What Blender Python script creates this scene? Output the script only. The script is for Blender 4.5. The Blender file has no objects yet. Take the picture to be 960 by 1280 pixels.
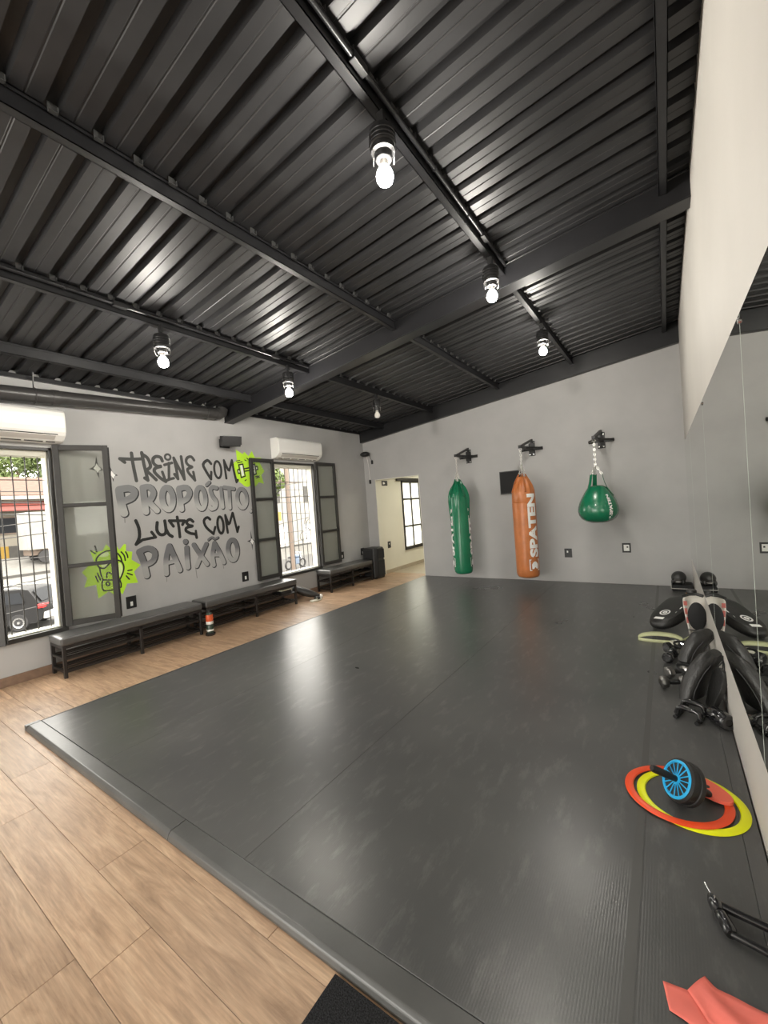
import bpy, bmesh, math, random
from mathutils import Vector, Matrix
random.seed(7)
C = bpy.context.scene.collection
sc = bpy.context.scene
PI = math.pi

# ---------------------------------------------------------------- camera
cam_d = bpy.data.cameras.new('camera'); cam = bpy.data.objects.new('camera', cam_d); C.objects.link(cam)
cam_d.sensor_fit = 'AUTO'; cam_d.sensor_width = 36.0
cam_d.lens = 512.71 / 1280 * 36.0
cam_d.clip_start = 0.02; cam_d.clip_end = 500
cam.matrix_world = Matrix(((0.8219368, 0.0500542, 0.5673751, 0.0),
                           (0.5650273, 0.0540241, -0.8233016, 0.0),
                           (-0.0718616, 0.9972843, 0.0161224, 1.45),
                           (0, 0, 0, 1)))
sc.camera = cam

# ---------------------------------------------------------------- world, exposure, sun
w = bpy.data.worlds.new('sky'); sc.world = w; w.use_nodes = True
bg = w.node_tree.nodes['Background']
bg.inputs['Color'].default_value = (1.0, 0.965, 0.89, 1); bg.inputs['Strength'].default_value = 9.0
sc.view_settings.view_transform = 'Standard'; sc.view_settings.look = 'None'
sc.view_settings.gamma = 1.0; sc.view_settings.use_curve_mapping = False
sc.view_settings.exposure = 0.0
sd = bpy.data.lights.new('sun', 'SUN'); sd.energy = 2.0; sd.angle = 0.02; sd.color = (1, .95, .86)
sun = bpy.data.objects.new('sun', sd); C.objects.link(sun)
sun.rotation_euler = (math.radians(12), math.radians(38), 0)     # from the room's side of the street, over the roof
BULB_POWER = 610.0
hl = bpy.data.lights.new('hall_fill_light', 'AREA'); hl.energy = 42; hl.size = 0.9; hl.color = (1, .95, .8)  # unseen area light added to brighten the hall
hlo = bpy.data.objects.new('hall_fill_light', hl); C.objects.link(hlo); hlo.location = (-3.6, 8.7, 2.52)

# ---------------------------------------------------------------- materials
def mat(name, col, rough=.5, metal=0.0, spec=.5, var=0.0, vscale=8.0, bump=0.0, bscale=40.0, stretch=(1,1,1), emit=None, objvar=0.0, coat=0.0, coords='Object', alpha=None):
    m = bpy.data.materials.new(name); m.use_nodes = True
    nt = m.node_tree; b = nt.nodes['Principled BSDF']; L = nt.links.new
    b.inputs['Base Color'].default_value = (*col, 1); b.inputs['Roughness'].default_value = rough
    b.inputs['Metallic'].default_value = metal; b.inputs['Specular IOR Level'].default_value = spec
    b.inputs['Coat Weight'].default_value = coat
    if emit:
        b.inputs['Emission Color'].default_value = (*emit[0], 1); b.inputs['Emission Strength'].default_value = emit[1]
    if var or bump:
        tc = nt.nodes.new('ShaderNodeTexCoord'); mp = nt.nodes.new('ShaderNodeMapping'); mp.inputs['Scale'].default_value = stretch
        L(tc.outputs[coords], mp.inputs['Vector'])
    if var:
        n = nt.nodes.new('ShaderNodeTexNoise'); n.inputs['Scale'].default_value = vscale; n.inputs['Detail'].default_value = 5
        L(mp.outputs['Vector'], n.inputs['Vector'])
        mr = nt.nodes.new('ShaderNodeMapRange'); mr.inputs['From Min'].default_value = .3; mr.inputs['From Max'].default_value = .7
        mr.inputs['To Min'].default_value = 1 - var; mr.inputs['To Max'].default_value = 1 + var
        L(n.outputs['Fac'], mr.inputs['Value'])
        mx = nt.nodes.new('ShaderNodeMix'); mx.data_type = 'RGBA'; mx.blend_type = 'MULTIPLY'; mx.inputs['Factor'].default_value = 1
        mx.inputs['A'].default_value = (*col, 1); L(mr.outputs['Result'], mx.inputs['B']); L(mx.outputs['Result'], b.inputs['Base Color'])
    if bump:
        n2 = nt.nodes.new('ShaderNodeTexNoise'); n2.inputs['Scale'].default_value = bscale; n2.inputs['Detail'].default_value = 3
        L(mp.outputs['Vector'], n2.inputs['Vector'])
        bp = nt.nodes.new('ShaderNodeBump'); bp.inputs['Strength'].default_value = bump; bp.inputs['Distance'].default_value = .01
        L(n2.outputs['Fac'], bp.inputs['Height']); L(bp.outputs['Normal'], b.inputs['Normal'])
    return m

def glass(name, haze=.05, tint=(.90, .91, .89), translucent=False):
    m = bpy.data.materials.new(name); m.use_nodes = True; nt = m.node_tree; L = nt.links.new
    for n in list(nt.nodes): nt.nodes.remove(n)
    o = nt.nodes.new('ShaderNodeOutputMaterial'); t = nt.nodes.new('ShaderNodeBsdfTransparent'); t.inputs['Color'].default_value = (*tint, 1)
    g = nt.nodes.new('ShaderNodeBsdfGlossy'); g.inputs['Roughness'].default_value = .03
    lw = nt.nodes.new('ShaderNodeLayerWeight'); lw.inputs['Blend'].default_value = .5
    pw_ = nt.nodes.new('ShaderNodeMath'); pw_.operation = 'POWER'; pw_.inputs[1].default_value = 4; L(lw.outputs['Facing'], pw_.inputs[0])
    f = nt.nodes.new('ShaderNodeMapRange'); f.inputs['To Min'].default_value = .022; f.inputs['To Max'].default_value = .45; L(pw_.outputs[0], f.inputs['Value'])
    d = nt.nodes.new('ShaderNodeBsdfTranslucent' if translucent else 'ShaderNodeBsdfDiffuse'); d.inputs['Color'].default_value = (.95, .95, .88, 1) if translucent else (.5, .5, .48, 1)
    a = nt.nodes.new('ShaderNodeMixShader'); a.inputs[0].default_value = haze
    L(t.outputs[0], a.inputs[1]); L(d.outputs[0], a.inputs[2])
    c = nt.nodes.new('ShaderNodeMixShader'); L(f.outputs[0], c.inputs[0]); L(a.outputs[0], c.inputs[1]); L(g.outputs[0], c.inputs[2])
    L(c.outputs[0], o.inputs['Surface']); return m

def wood_mat():
    m = bpy.data.materials.new('wood_look_vinyl'); m.use_nodes = True; nt = m.node_tree; L = nt.links.new; b = nt.nodes['Principled BSDF']
    tc = nt.nodes.new('ShaderNodeTexCoord'); oi = nt.nodes.new('ShaderNodeObjectInfo')
    cb = nt.nodes.new('ShaderNodeCombineXYZ'); mu = nt.nodes.new('ShaderNodeMath'); mu.operation = 'MULTIPLY'; mu.inputs[1].default_value = 37
    L(oi.outputs['Random'], mu.inputs[0]); L(mu.outputs[0], cb.inputs['Z'])
    ad = nt.nodes.new('ShaderNodeVectorMath'); ad.operation = 'ADD'; L(tc.outputs['Object'], ad.inputs[0]); L(cb.outputs[0], ad.inputs[1])
    mp = nt.nodes.new('ShaderNodeMapping'); mp.inputs['Scale'].default_value = (1.3, 9, 1); L(ad.outputs[0], mp.inputs['Vector'])
    n = nt.nodes.new('ShaderNodeTexNoise'); n.inputs['Scale'].default_value = 2.4; n.inputs['Detail'].default_value = 8; n.inputs['Roughness'].default_value = .62; n.inputs['Distortion'].default_value = .8
    L(mp.outputs[0], n.inputs['Vector'])
    r = nt.nodes.new('ShaderNodeValToRGB'); e = r.color_ramp.elements
    e[0].position = .25; e[0].color = (.27, .165, .098, 1); e[1].position = .78; e[1].color = (.60, .42, .275, 1)
    k = e.new(.5); k.color = (.45, .295, .185, 1)
    L(n.outputs['Fac'], r.inputs['Fac'])
    mp2 = nt.nodes.new('ShaderNodeMapping'); mp2.inputs['Scale'].default_value = (3, 60, 1); L(ad.outputs[0], mp2.inputs['Vector'])
    n2 = nt.nodes.new('ShaderNodeTexNoise'); n2.inputs['Scale'].default_value = 2.5; n2.inputs['Detail'].default_value = 4; L(mp2.outputs[0], n2.inputs['Vector'])
    mr = nt.nodes.new('ShaderNodeMapRange'); mr.inputs['From Min'].default_value = .3; mr.inputs['From Max'].default_value = .7; mr.inputs['To Min'].default_value = .82; mr.inputs['To Max'].default_value = 1.14
    L(n2.outputs['Fac'], mr.inputs['Value'])
    mr2 = nt.nodes.new('ShaderNodeMapRange'); mr2.inputs['To Min'].default_value = .88; mr2.inputs['To Max'].default_value = 1.12; L(oi.outputs['Random'], mr2.inputs['Value'])
    m1 = nt.nodes.new('ShaderNodeMath'); m1.operation = 'MULTIPLY'; L(mr.outputs[0], m1.inputs[0]); L(mr2.outputs[0], m1.inputs[1])
    mx = nt.nodes.new('ShaderNodeMix'); mx.data_type = 'RGBA'; mx.blend_type = 'MULTIPLY'; mx.inputs['Factor'].default_value = 1
    L(r.outputs[0], mx.inputs['A']); L(m1.outputs[0], mx.inputs['B']); L(mx.outputs['Result'], b.inputs['Base Color'])
    b.inputs['Roughness'].default_value = .42
    bp = nt.nodes.new('ShaderNodeBump'); bp.inputs['Strength'].default_value = .12; bp.inputs['Distance'].default_value = .003
    L(n2.outputs['Fac'], bp.inputs['Height']); L(bp.outputs[0], b.inputs['Normal']); return m

def rubber_mat():
    m = bpy.data.materials.new('ribbed_mat_vinyl'); m.use_nodes = True; nt = m.node_tree; L = nt.links.new; b = nt.nodes['Principled BSDF']
    tc = nt.nodes.new('ShaderNodeTexCoord'); geo = nt.nodes.new('ShaderNodeNewGeometry')
    n = nt.nodes.new('ShaderNodeTexNoise'); n.inputs['Scale'].default_value = 1.5; n.inputs['Detail'].default_value = 4; n.inputs['Roughness'].default_value = .5; n.inputs['Distortion'].default_value = .3
    L(geo.outputs['Position'], n.inputs['Vector'])
    r = nt.nodes.new('ShaderNodeValToRGB'); e = r.color_ramp.elements
    e[0].position = .30; e[0].color = (.064, .0642, .064, 1); e[1].position = .80; e[1].color = (.100, .0995, .096, 1)
    L(n.outputs['Fac'], r.inputs['Fac'])
    ms = nt.nodes.new('ShaderNodeMapping'); ms.inputs['Scale'].default_value = (5, 1.6, 1); ms.inputs['Rotation'].default_value = (0, 0, .6); L(geo.outputs['Position'], ms.inputs['Vector'])
    ns = nt.nodes.new('ShaderNodeTexNoise'); ns.inputs['Scale'].default_value = 3.0; ns.inputs['Detail'].default_value = 6; ns.inputs['Roughness'].default_value = .7; L(ms.outputs[0], ns.inputs['Vector'])
    sr = nt.nodes.new('ShaderNodeMapRange'); sr.inputs['From Min'].default_value = .53; sr.inputs['From Max'].default_value = .80; sr.inputs['To Max'].default_value = .6; L(ns.outputs['Fac'], sr.inputs['Value'])
    sm_ = nt.nodes.new('ShaderNodeMix'); sm_.data_type = 'RGBA'; sm_.inputs['B'].default_value = (.19, .187, .18, 1); L(sr.outputs[0], sm_.inputs['Factor']); L(r.outputs[0], sm_.inputs['A'])
    L(sm_.outputs['Result'], b.inputs['Base Color'])                  # dusty scuffs
    mp = nt.nodes.new('ShaderNodeMapping'); mp.inputs['Scale'].default_value = (1, 1, 1); L(geo.outputs['Position'], mp.inputs['Vector'])
    wv = nt.nodes.new('ShaderNodeTexWave'); wv.wave_type = 'BANDS'; wv.bands_direction = 'X'; wv.inputs['Scale'].default_value = 2 * PI / .0085 / 20; wv.inputs['Distortion'].default_value = 0
    L(mp.outputs[0], wv.inputs['Vector'])
    bp = nt.nodes.new('ShaderNodeBump'); bp.inputs['Strength'].default_value = .12; bp.inputs['Distance'].default_value = .001
    L(wv.outputs['Fac'], bp.inputs['Height']); L(bp.outputs[0], b.inputs['Normal'])
    mr = nt.nodes.new('ShaderNodeMapRange'); mr.inputs['To Min'].default_value = .25; mr.inputs['To Max'].default_value = .33; L(n.outputs['Fac'], mr.inputs['Value'])
    L(mr.outputs[0], b.inputs['Roughness']); b.inputs['Specular IOR Level'].default_value = .5
    return m

def fade_mat(name, z0, z1, low, high):        # spray fade of the bubble letters: pale lower tips
    m = bpy.data.materials.new(name); m.use_nodes = True; nt = m.node_tree; L = nt.links.new; b = nt.nodes['Principled BSDF']
    tc = nt.nodes.new('ShaderNodeTexCoord'); sp = nt.nodes.new('ShaderNodeSeparateXYZ'); L(tc.outputs['Object'], sp.inputs[0])
    n = nt.nodes.new('ShaderNodeTexNoise'); n.inputs['Scale'].default_value = 9; L(tc.outputs['Object'], n.inputs['Vector'])
    mm = nt.nodes.new('ShaderNodeMath'); mm.operation = 'MULTIPLY_ADD'; mm.inputs[1].default_value = .06; L(n.outputs['Fac'], mm.inputs[0]); L(sp.outputs['Z'], mm.inputs[2])
    mr = nt.nodes.new('ShaderNodeMapRange'); mr.inputs['From Min'].default_value = z0 + .03; mr.inputs['From Max'].default_value = z1 + .03; L(mm.outputs[0], mr.inputs['Value'])
    mx = nt.nodes.new('ShaderNodeMix'); mx.data_type = 'RGBA'; mx.inputs['A'].default_value = (*low, 1); mx.inputs['B'].default_value = (*high, 1)
    L(mr.outputs[0], mx.inputs['Factor']); L(mx.outputs['Result'], b.inputs['Base Color']); b.inputs['Roughness'].default_value = .6
    return m

M = dict(
    wall_grey=mat('grey_wall_paint', (.405, .40, .394), .62, var=.05, vscale=2.5, bump=.05, bscale=90),
    wall_white=mat('white_wall_paint', (.56, .535, .495), .6, var=.03, vscale=2, bump=.05, bscale=80),
    hall_white=mat('cream_wall_paint', (.74, .72, .62), .6, var=.03, vscale=2),
    frame=mat('dark_grey_enamel', (.028, .0265, .025), .42, var=.1, vscale=12),
    frame_cream=mat('cream_reveal_paint', (.70, .68, .58), .55),
    bar=mat('black_bar_paint', (.03, .028, .026), .45),
    roof=mat('black_roofing_enamel', (.021, .021, .0225), .48, var=.18, vscale=6, bump=.03, bscale=14, spec=.5),
    steel=mat('black_structural_paint', (.012, .012, .0135), .38, var=.12, vscale=9, bump=.05, bscale=60, spec=.5),
    pipe=mat('dark_pipe_paint', (.045, .043, .042), .35, var=.1),
    clip=mat('grey_clip', (.055, .055, .055), .5),
    wood=wood_mat(), rubber=rubber_mat(),
    base=mat('brown_skirting_tile', (.20, .13, .09), .4, var=.15, vscale=20),
    ramp=mat('mat_edge_rubber', (.075, .075, .072), .33, var=.15, vscale=5, bump=.06, bscale=50, spec=.6),
    tape=mat('dark_seam_tape', (.07, .069, .066), .38),
    carpet=mat('black_coir_carpet', (.028, .028, .03), .95, var=.7, vscale=220, bump=.9, bscale=260, spec=.1),
    white_plastic=mat('white_plastic', (.80, .79, .76), .33),
    grey_plastic=mat('warm_grey_plastic', (.5, .47, .44), .45),
    dark_slot=mat('dark_slot', (.03, .028, .026), .7),
    black=mat('black_plastic', (.012, .012, .0125), .45, var=.1),
    black_gloss=mat('glossy_black_vinyl', (.012, .012, .013), .16, spec=.7, coat=.4),
    black_leather=mat('black_leather', (.018, .0175, .017), .38, var=.2, vscale=30, bump=.25, bscale=90, spec=.6),
    black_cloth=mat('black_fabric', (.015, .015, .016), .85, bump=.3, bscale=200),
    glint_metal=mat('vinyl_glint_metal', (.30, .29, .28), .28, metal=1), chrome=mat('chrome', (.75, .75, .74), .16, metal=1), zinc=mat('zinc_chain', (.72, .71, .68), .3, metal=1),  # bright dumbbell heads: glint on black vinyl put into the metal
    mirror=mat('mirror_silvering', (.70, .72, .67), .004, metal=1), mirror_edge=mat('mirror_edge', (.55, .6, .56), .2),
    green=mat('green_bag_leather', (.008, .165, .078), .25, var=.08, vscale=6, spec=.6, coat=.25, bump=.06, bscale=25),
    orange=mat('tan_orange_bag_leather', (.50, .165, .050), .34, var=.12, vscale=10, spec=.5, bump=.12, bscale=30),
    print_white=mat('white_print', (.82, .82, .80), .5),
    cushion=mat('charcoal_bench_vinyl', (.07, .069, .067), .3, spec=1.0, var=.1, vscale=20, bump=.1, bscale=120),
    bench_steel=mat('dark_brown_black_steel', (.016, .013, .012), .4),
    shelf=mat('dark_shelf_board', (.05, .045, .042), .4),
    paint_dark=mat('spray_dark_grey', (.05, .051, .049), .6, var=.1, vscale=10),
    paint_dark2=mat('spray_charcoal', (.026, .027, .026), .6, var=.1, vscale=10),
    paint_black=mat('spray_black', (.012, .013, .012), .6), paint_line=mat('spray_outline', (.030, .031, .033), .6),
    paint_white=mat('spray_white', (.85, .85, .83), .6), paint_drip=mat('spray_drip', (.22, .215, .21), .6),
    fade1=fade_mat('spray_silver_fade_upper', 1.62, 1.74, (.42, .42, .41), (.205, .21, .215)),
    fade2=fade_mat('spray_silver_fade_lower', .905, 1.0, (.36, .36, .355), (.15, .152, .16)),
    lime=mat('lime_paint', (.50, .82, .035), .6, var=.05), lime_pale=mat('pale_lime_paint', (.74, .90, .40), .6),
    bulb=mat('lit_bulb_glass', (1, .95, .85), .4, emit=((1.0, .95, .86), BULB_POWER)), bulb_off=mat('unlit_opal_bulb', (.82, .80, .74), .25, coat=.4),
    glass=glass('window_pane_glass', .05), frosted=glass('hall_pane_glass', .75, translucent=True),
    blue=mat('sky_blue_plastic', (.02, .42, .80), .35), red=mat('coral_red_plastic', (.72, .075, .035), .4), ring_o=mat('orange_red_hoop', (.80, .07, .012), .35),
    ring_y=mat('neon_yellow_hoop', (.82, .86, .0), .35), tyre=mat('tyre_rubber', (.014, .013, .013), .6, bump=.2, bscale=150),
    coral=mat('coral_latex', (.80, .165, .125), .5, var=.06, vscale=14), coral_foam=mat('coral_foam', (.80, .14, .085), .7),
    band=mat('pale_green_band', (.50, .52, .30), .55), pale=mat('pale_tape', (.62, .60, .50), .6),
    shin_white=mat('white_red_print_vinyl', (.70, .66, .60), .45), shin_red=mat('faded_red_print', (.45, .10, .08), .5), tan=mat('tan_leather', (.36, .17, .07), .5),
    label_orange=mat('orange_label', (.62, .10, .03), .4), bottle_dark=mat('dark_green_bottle', (.03, .05, .035), .3),
    tile=mat('beige_hall_tile', (.42, .36, .27), .35, var=.08, vscale=6), screen=mat('dark_grey_panel', (.05, .049, .05), .5),
    asphalt=mat('street_asphalt', (.06, .057, .053), .85, var=.15, vscale=3), pave=mat('pale_pavement', (.11, .105, .095), .85, var=.15, vscale=3),
    far_wall=mat('grey_boundary_wall', (.05, .047, .042), .85, var=.15, vscale=2), render=mat('cream_render', (.16, .145, .115), .8, var=.1, vscale=1.5),
    render_w=mat('white_render', (.22, .21, .19), .8, var=.12, vscale=1.5), rooftile=mat('terracotta_roof', (.09, .042, .026), .8, var=.2, vscale=4),
    leaf=mat('tree_leaves', (.07, .10, .02), .6, var=.4, vscale=2), bark=mat('tree_bark', (.14, .10, .07), .9), car_paint=mat('dark_car_paint', (.008, .0075, .0075), .5, spec=.2),
    car_glass=mat('car_glass', (.012, .013, .015), .5, spec=.12), tail=mat('red_tail_lamp', (.55, .02, .02), .2), yellow=mat('yellow_paint', (.20, .12, .012), .5), red_paint=mat('red_paint', (.13, .025, .018), .6),
    blue_grey=mat('blue_grey_paint', (.10, .13, .18), .4), timber=mat('weathered_timber', (.12, .09, .07), .85),
)

# ---------------------------------------------------------------- mesh helpers
class MB:
    def __init__(s): s.v = []; s.f = []; s.cut = []
    def add(s, vs, fs):
        o = len(s.v); s.cut.append((o, len(s.f))); s.v += [tuple(v) for v in vs]; s.f += [tuple(i + o for i in f) for f in fs]; return s
    def box(s, a, b, rot=None):
        x0, y0, z0 = a; x1, y1, z1 = b
        vs = [(x0,y0,z0),(x1,y0,z0),(x1,y1,z0),(x0,y1,z0),(x0,y0,z1),(x1,y0,z1),(x1,y1,z1),(x0,y1,z1)]
        if rot is not None:
            c = Vector(((x0+x1)/2, (y0+y1)/2, (z0+z1)/2)); vs = [rot @ (Vector(v) - c) + c for v in vs]
        return s.add(vs, [(0,3,2,1),(4,5,6,7),(0,1,5,4),(1,2,6,5),(2,3,7,6),(3,0,4,7)])
    def bar(s, p, q, w, h=None, up=(0,0,1)):            # rectangular bar from p to q
        p = Vector(p); q = Vector(q); h = h or w; d = (q-p).normalized(); u = Vector(up)
        if abs(d.dot(u)) > .98: u = Vector((1,0,0)) if abs(d.x) < .9 else Vector((0,1,0))
        r = d.cross(u).normalized(); u = r.cross(d)
        vs = [c + r*a*w/2 + u*b*h/2 for c in (p,q) for a,b in ((-1,-1),(1,-1),(1,1),(-1,1))]
        return s.add(vs, [(0,3,2,1),(4,5,6,7),(0,1,5,4),(1,2,6,5),(2,3,7,6),(3,0,4,7)])
    def tube(s, pts, r, n=10, closed=False, caps=True, flat=None):
        pts = [Vector(p) for p in pts]; N = len(pts); rr = r if isinstance(r, (list, tuple)) else [r]*N
        rings = []; prev = None
        for i, p in enumerate(pts):
            if closed: d = pts[(i+1)%N] - pts[i-1]
            else: d = pts[min(i+1,N-1)] - pts[max(i-1,0)]
            d.normalize()
            if prev is None:
                u = Vector((0,0,1)) if abs(d.z) < .9 else Vector((1,0,0)); a = d.cross(u).normalized()
            else: a = (prev - d*prev.dot(d)).normalized()
            prev = a; b = d.cross(a)
            fa, fb = flat or (1, 1)
            rings.append([p + (a*math.cos(2*PI*k/n)*fa + b*math.sin(2*PI*k/n)*fb)*rr[i] for k in range(n)])
        vs = [v for ri in rings for v in ri]; fs = []
        for i in range(N if closed else N-1):
            j = (i+1) % N
            for k in range(n): fs.append((i*n+k, i*n+(k+1)%n, j*n+(k+1)%n, j*n+k))
        if caps and not closed: fs += [tuple(range(n-1,-1,-1)), tuple((N-1)*n+k for k in range(n))]
        return s.add(vs, fs)
    def cyl(s, p, q, r, n=16, r2=None): return s.tube([p, q], [r, r if r2 is None else r2], n)
    def lathe(s, prof, c=(0,0,0), n=24, axis=None):       # profile of (radius, height); axis: unit vector
        ax = Vector(axis or (0,0,1)); u = Vector((1,0,0)) if abs(ax.x) < .9 else Vector((0,1,0)); a = ax.cross(u).normalized(); b = ax.cross(a)
        c = Vector(c); vs = []; fs = []
        for r, h in prof: vs += [c + ax*h + (a*math.cos(2*PI*k/n) + b*math.sin(2*PI*k/n))*max(r, 1e-4) for k in range(n)]
        for i in range(len(prof)-1):
            for k in range(n): fs.append((i*n+k, i*n+(k+1)%n, (i+1)*n+(k+1)%n, (i+1)*n+k))
        fs += [tuple(range(n-1,-1,-1)), tuple((len(prof)-1)*n+k for k in range(n))]
        return s.add(vs, fs)
    def prism(s, poly, o, u, v, t):                        # polygon in the plane (u,v) at o, thickened along t
        o, u, v, t = map(Vector, (o, u, v, t)); n = len(poly)
        vs = [o + u*a + v*b for a, b in poly] + [o + u*a + v*b + t for a, b in poly]
        fs = [tuple(range(n-1,-1,-1)), tuple(range(n, 2*n))] + [(i, (i+1)%n, (i+1)%n+n, i+n) for i in range(n)]
        return s.add(vs, fs)
    def ell(s, c, r, n=16, m=10, rot=None):
        vs = []; fs = []; c = Vector(c)
        for i in range(m+1):
            t = PI*i/m
            for k in range(n):
                p = Vector((r[0]*math.sin(t)*math.cos(2*PI*k/n), r[1]*math.sin(t)*math.sin(2*PI*k/n), r[2]*math.cos(t)))
                vs.append(c + (rot @ p if rot is not None else p))
        for i in range(m):
            for k in range(n): fs.append((i*n+k, (i+1)*n+k, (i+1)*n+(k+1)%n, i*n+(k+1)%n))
        return s.add(vs, fs)
    def torus(s, c, R, r, n=40, m=8, rot=None, rz=None):
        pts = [Vector((R*math.cos(2*PI*i/n), (rz or R)*math.sin(2*PI*i/n), 0)) for i in range(n)]
        pts = [Vector(c) + (rot @ p if rot is not None else p) for p in pts]
        return s.tube(pts, r, m, closed=True)

def each(name, mb, m, parent, **k):                      # every added piece becomes a part of its own
    cuts = mb.cut + [(len(mb.v), len(mb.f))]
    for (v0, f0), (v1, f1) in zip(cuts, cuts[1:]):
        b = MB(); b.v = mb.v[v0:v1]; b.f = [tuple(i - v0 for i in f) for f in mb.f[f0:f1]]; link(name, b, m, parent, **k)
def stuff(o): o['kind'] = 'stuff'; return o
def rootloc(o):
    while o.parent: o = o.parent
    return o.location.copy()
def link(name, bm_or_mb, m, parent=None, smooth=False, bevel=0.0, seg=2, loc=None, weld=False):
    me = bpy.data.meshes.new(name)
    base = rootloc(parent) if parent else Vector(loc or (0,0,0))
    if parent is not None and loc is not None: base = base + Vector(loc)
    me.from_pydata([Vector(v) - base for v in bm_or_mb.v], [], bm_or_mb.f); me.validate()
    bm = bmesh.new(); bm.from_mesh(me)
    if weld: bmesh.ops.remove_doubles(bm, verts=bm.verts, dist=1e-4)
    if not smooth or bevel: bmesh.ops.recalc_face_normals(bm, faces=bm.faces)
    if bevel:
        es = [e for e in bm.edges if len(e.link_faces) == 2 and e.calc_face_angle(0) > .5]
        bmesh.ops.bevel(bm, geom=es, offset=bevel, segments=seg, profile=.6, affect='EDGES', clamp_overlap=True)
    if smooth:
        bmesh.ops.recalc_face_normals(bm, faces=bm.faces)
        for f in bm.faces: f.smooth = True
    bm.to_mesh(me); bm.free()
    if smooth:
        try: me.set_sharp_from_angle(angle=math.radians(40))
        except Exception: pass
    me.materials.append(m); o = bpy.data.objects.new(name, me); C.objects.link(o)
    if parent: o.parent = parent; o.location = Vector(loc or (0,0,0))
    else: o.location = base
    return o
def tag(o, label, cat, group=None):
    o['label'] = label; o['category'] = cat
    if group: o['group'] = group
    return o
def thing(name, label, cat, loc, group=None):
    o = bpy.data.objects.new(name, None); C.objects.link(o); o.location = loc; o.empty_display_size = .1
    return tag(o, label, cat, group)
def setting(o): o['kind'] = 'structure'; return o
def sroot(name, loc=(0,0,0)):
    o = bpy.data.objects.new(name, None); C.objects.link(o); o.location = loc; return setting(o)
def copy_tree(o, parent=None):
    c = o.copy(); C.objects.link(c)
    if parent: c.parent = parent
    for ch in list(o.children): copy_tree(ch, c)
    return c
def strip(mb, pts, width, o, u, v, nrm=None):           # painted stroke: flat ribbon with round ends
    o, u, v = Vector(o), Vector(u), Vector(v); h = width/2; pts = [Vector((a, b)) for a, b in pts]
    for i in range(len(pts)-1):
        d = pts[i+1]-pts[i]
        if d.length < 1e-6: continue
        d.normalize(); n = Vector((-d.y, d.x))*h
        q = [pts[i]+n, pts[i]-n, pts[i+1]-n, pts[i+1]+n]
        mb.add([o + u*p.x + v*p.y for p in q], [(0,1,2,3)])
    for p in pts:
        mb.add([o + u*(p.x+h*math.cos(2*PI*k/10)) + v*(p.y+h*math.sin(2*PI*k/10)) for k in range(10)], [tuple(range(10))])
    return mb
import numpy as np
def painted(mb, strokes_, x, c=.0045, grow=0, dy=0, dz=0):  # one clean flat outline around the union of brush strokes
    P_ = np.array([(p[0]+dy, p[1]+dz) for w_, q in strokes_ for p in q]); wm = max(w_ for w_, q in strokes_)/2 + grow/2 + 2*c
    gy = np.arange(P_[:,0].min()-wm, P_[:,0].max()+wm+c, c); gz = np.arange(P_[:,1].min()-wm, P_[:,1].max()+wm+c, c)
    Y, Z = np.meshgrid(gy, gz, indexing='ij'); D = np.full(Y.shape, 9.0)
    for w_, q in strokes_:
        h = (w_+grow)/2; q = [(a+dy, b+dz) for a, b in q]
        for (a, b), (e, f) in zip(q, q[1:]):
            l2 = max(1e-9, (e-a)**2 + (f-b)**2); t = np.clip(((Y-a)*(e-a) + (Z-b)*(f-b))/l2, 0, 1)
            D = np.minimum(D, np.hypot(Y-a-t*(e-a), Z-b-t*(f-b)) - h)
    D = D.tolist(); ny, nz = len(gy), len(gz)
    for i in range(ny-1):
        run = None
        for j in range(nz-1):
            d = (D[i][j], D[i+1][j], D[i+1][j+1], D[i][j+1])
            if max(d) < 0:
                if run is None: run = j
                if j < nz-2: continue
            if run is not None:
                mb.add([(x, gy[i], gz[run]), (x, gy[i+1], gz[run]), (x, gy[i+1], gz[j]), (x, gy[i], gz[j])], [(0,1,2,3)]); run = None
            if min(d) >= 0 or max(d) < 0: continue
            cr = ((gy[i],gz[j]),(gy[i+1],gz[j]),(gy[i+1],gz[j+1]),(gy[i],gz[j+1])); pl = []
            for k in range(4):
                if d[k] < 0: pl.append(cr[k])
                if (d[k] < 0) != (d[(k+1)%4] < 0):
                    t = d[k]/(d[k]-d[(k+1)%4]); pl.append((cr[k][0]+(cr[(k+1)%4][0]-cr[k][0])*t, cr[k][1]+(cr[(k+1)%4][1]-cr[k][1])*t))
            if len(pl) > 2: mb.add([(x, float(a), float(b)) for a, b in pl], [tuple(range(len(pl)))])
    return mb
def text_tris(s, size, bold=.0):                          # flat triangles of a word, as 2D points
    cu = bpy.data.curves.new('lettering', 'FONT'); cu.body = s; cu.size = size; cu.offset = bold; cu.resolution_u = 3
    ob = bpy.data.objects.new('lettering', cu); C.objects.link(ob); dg = bpy.context.evaluated_depsgraph_get()
    me = bpy.data.meshes.new_from_object(ob.evaluated_get(dg)); bpy.data.objects.remove(ob)
    bm = bmesh.new(); bm.from_mesh(me); bmesh.ops.triangulate(bm, faces=bm.faces); bmesh.ops.remove_doubles(bm, verts=bm.verts, dist=1e-5)
    bmesh.ops.subdivide_edges(bm, edges=[e for e in bm.edges if e.calc_length() > size*.12], cuts=2, use_grid_fill=True); bmesh.ops.triangulate(bm, faces=bm.faces)
    bm.verts.index_update(); vs = [(v.co.x, v.co.y) for v in bm.verts]; fs = [tuple(v.index for v in f.verts) for f in bm.faces]; bm.free()
    return vs, fs
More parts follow.
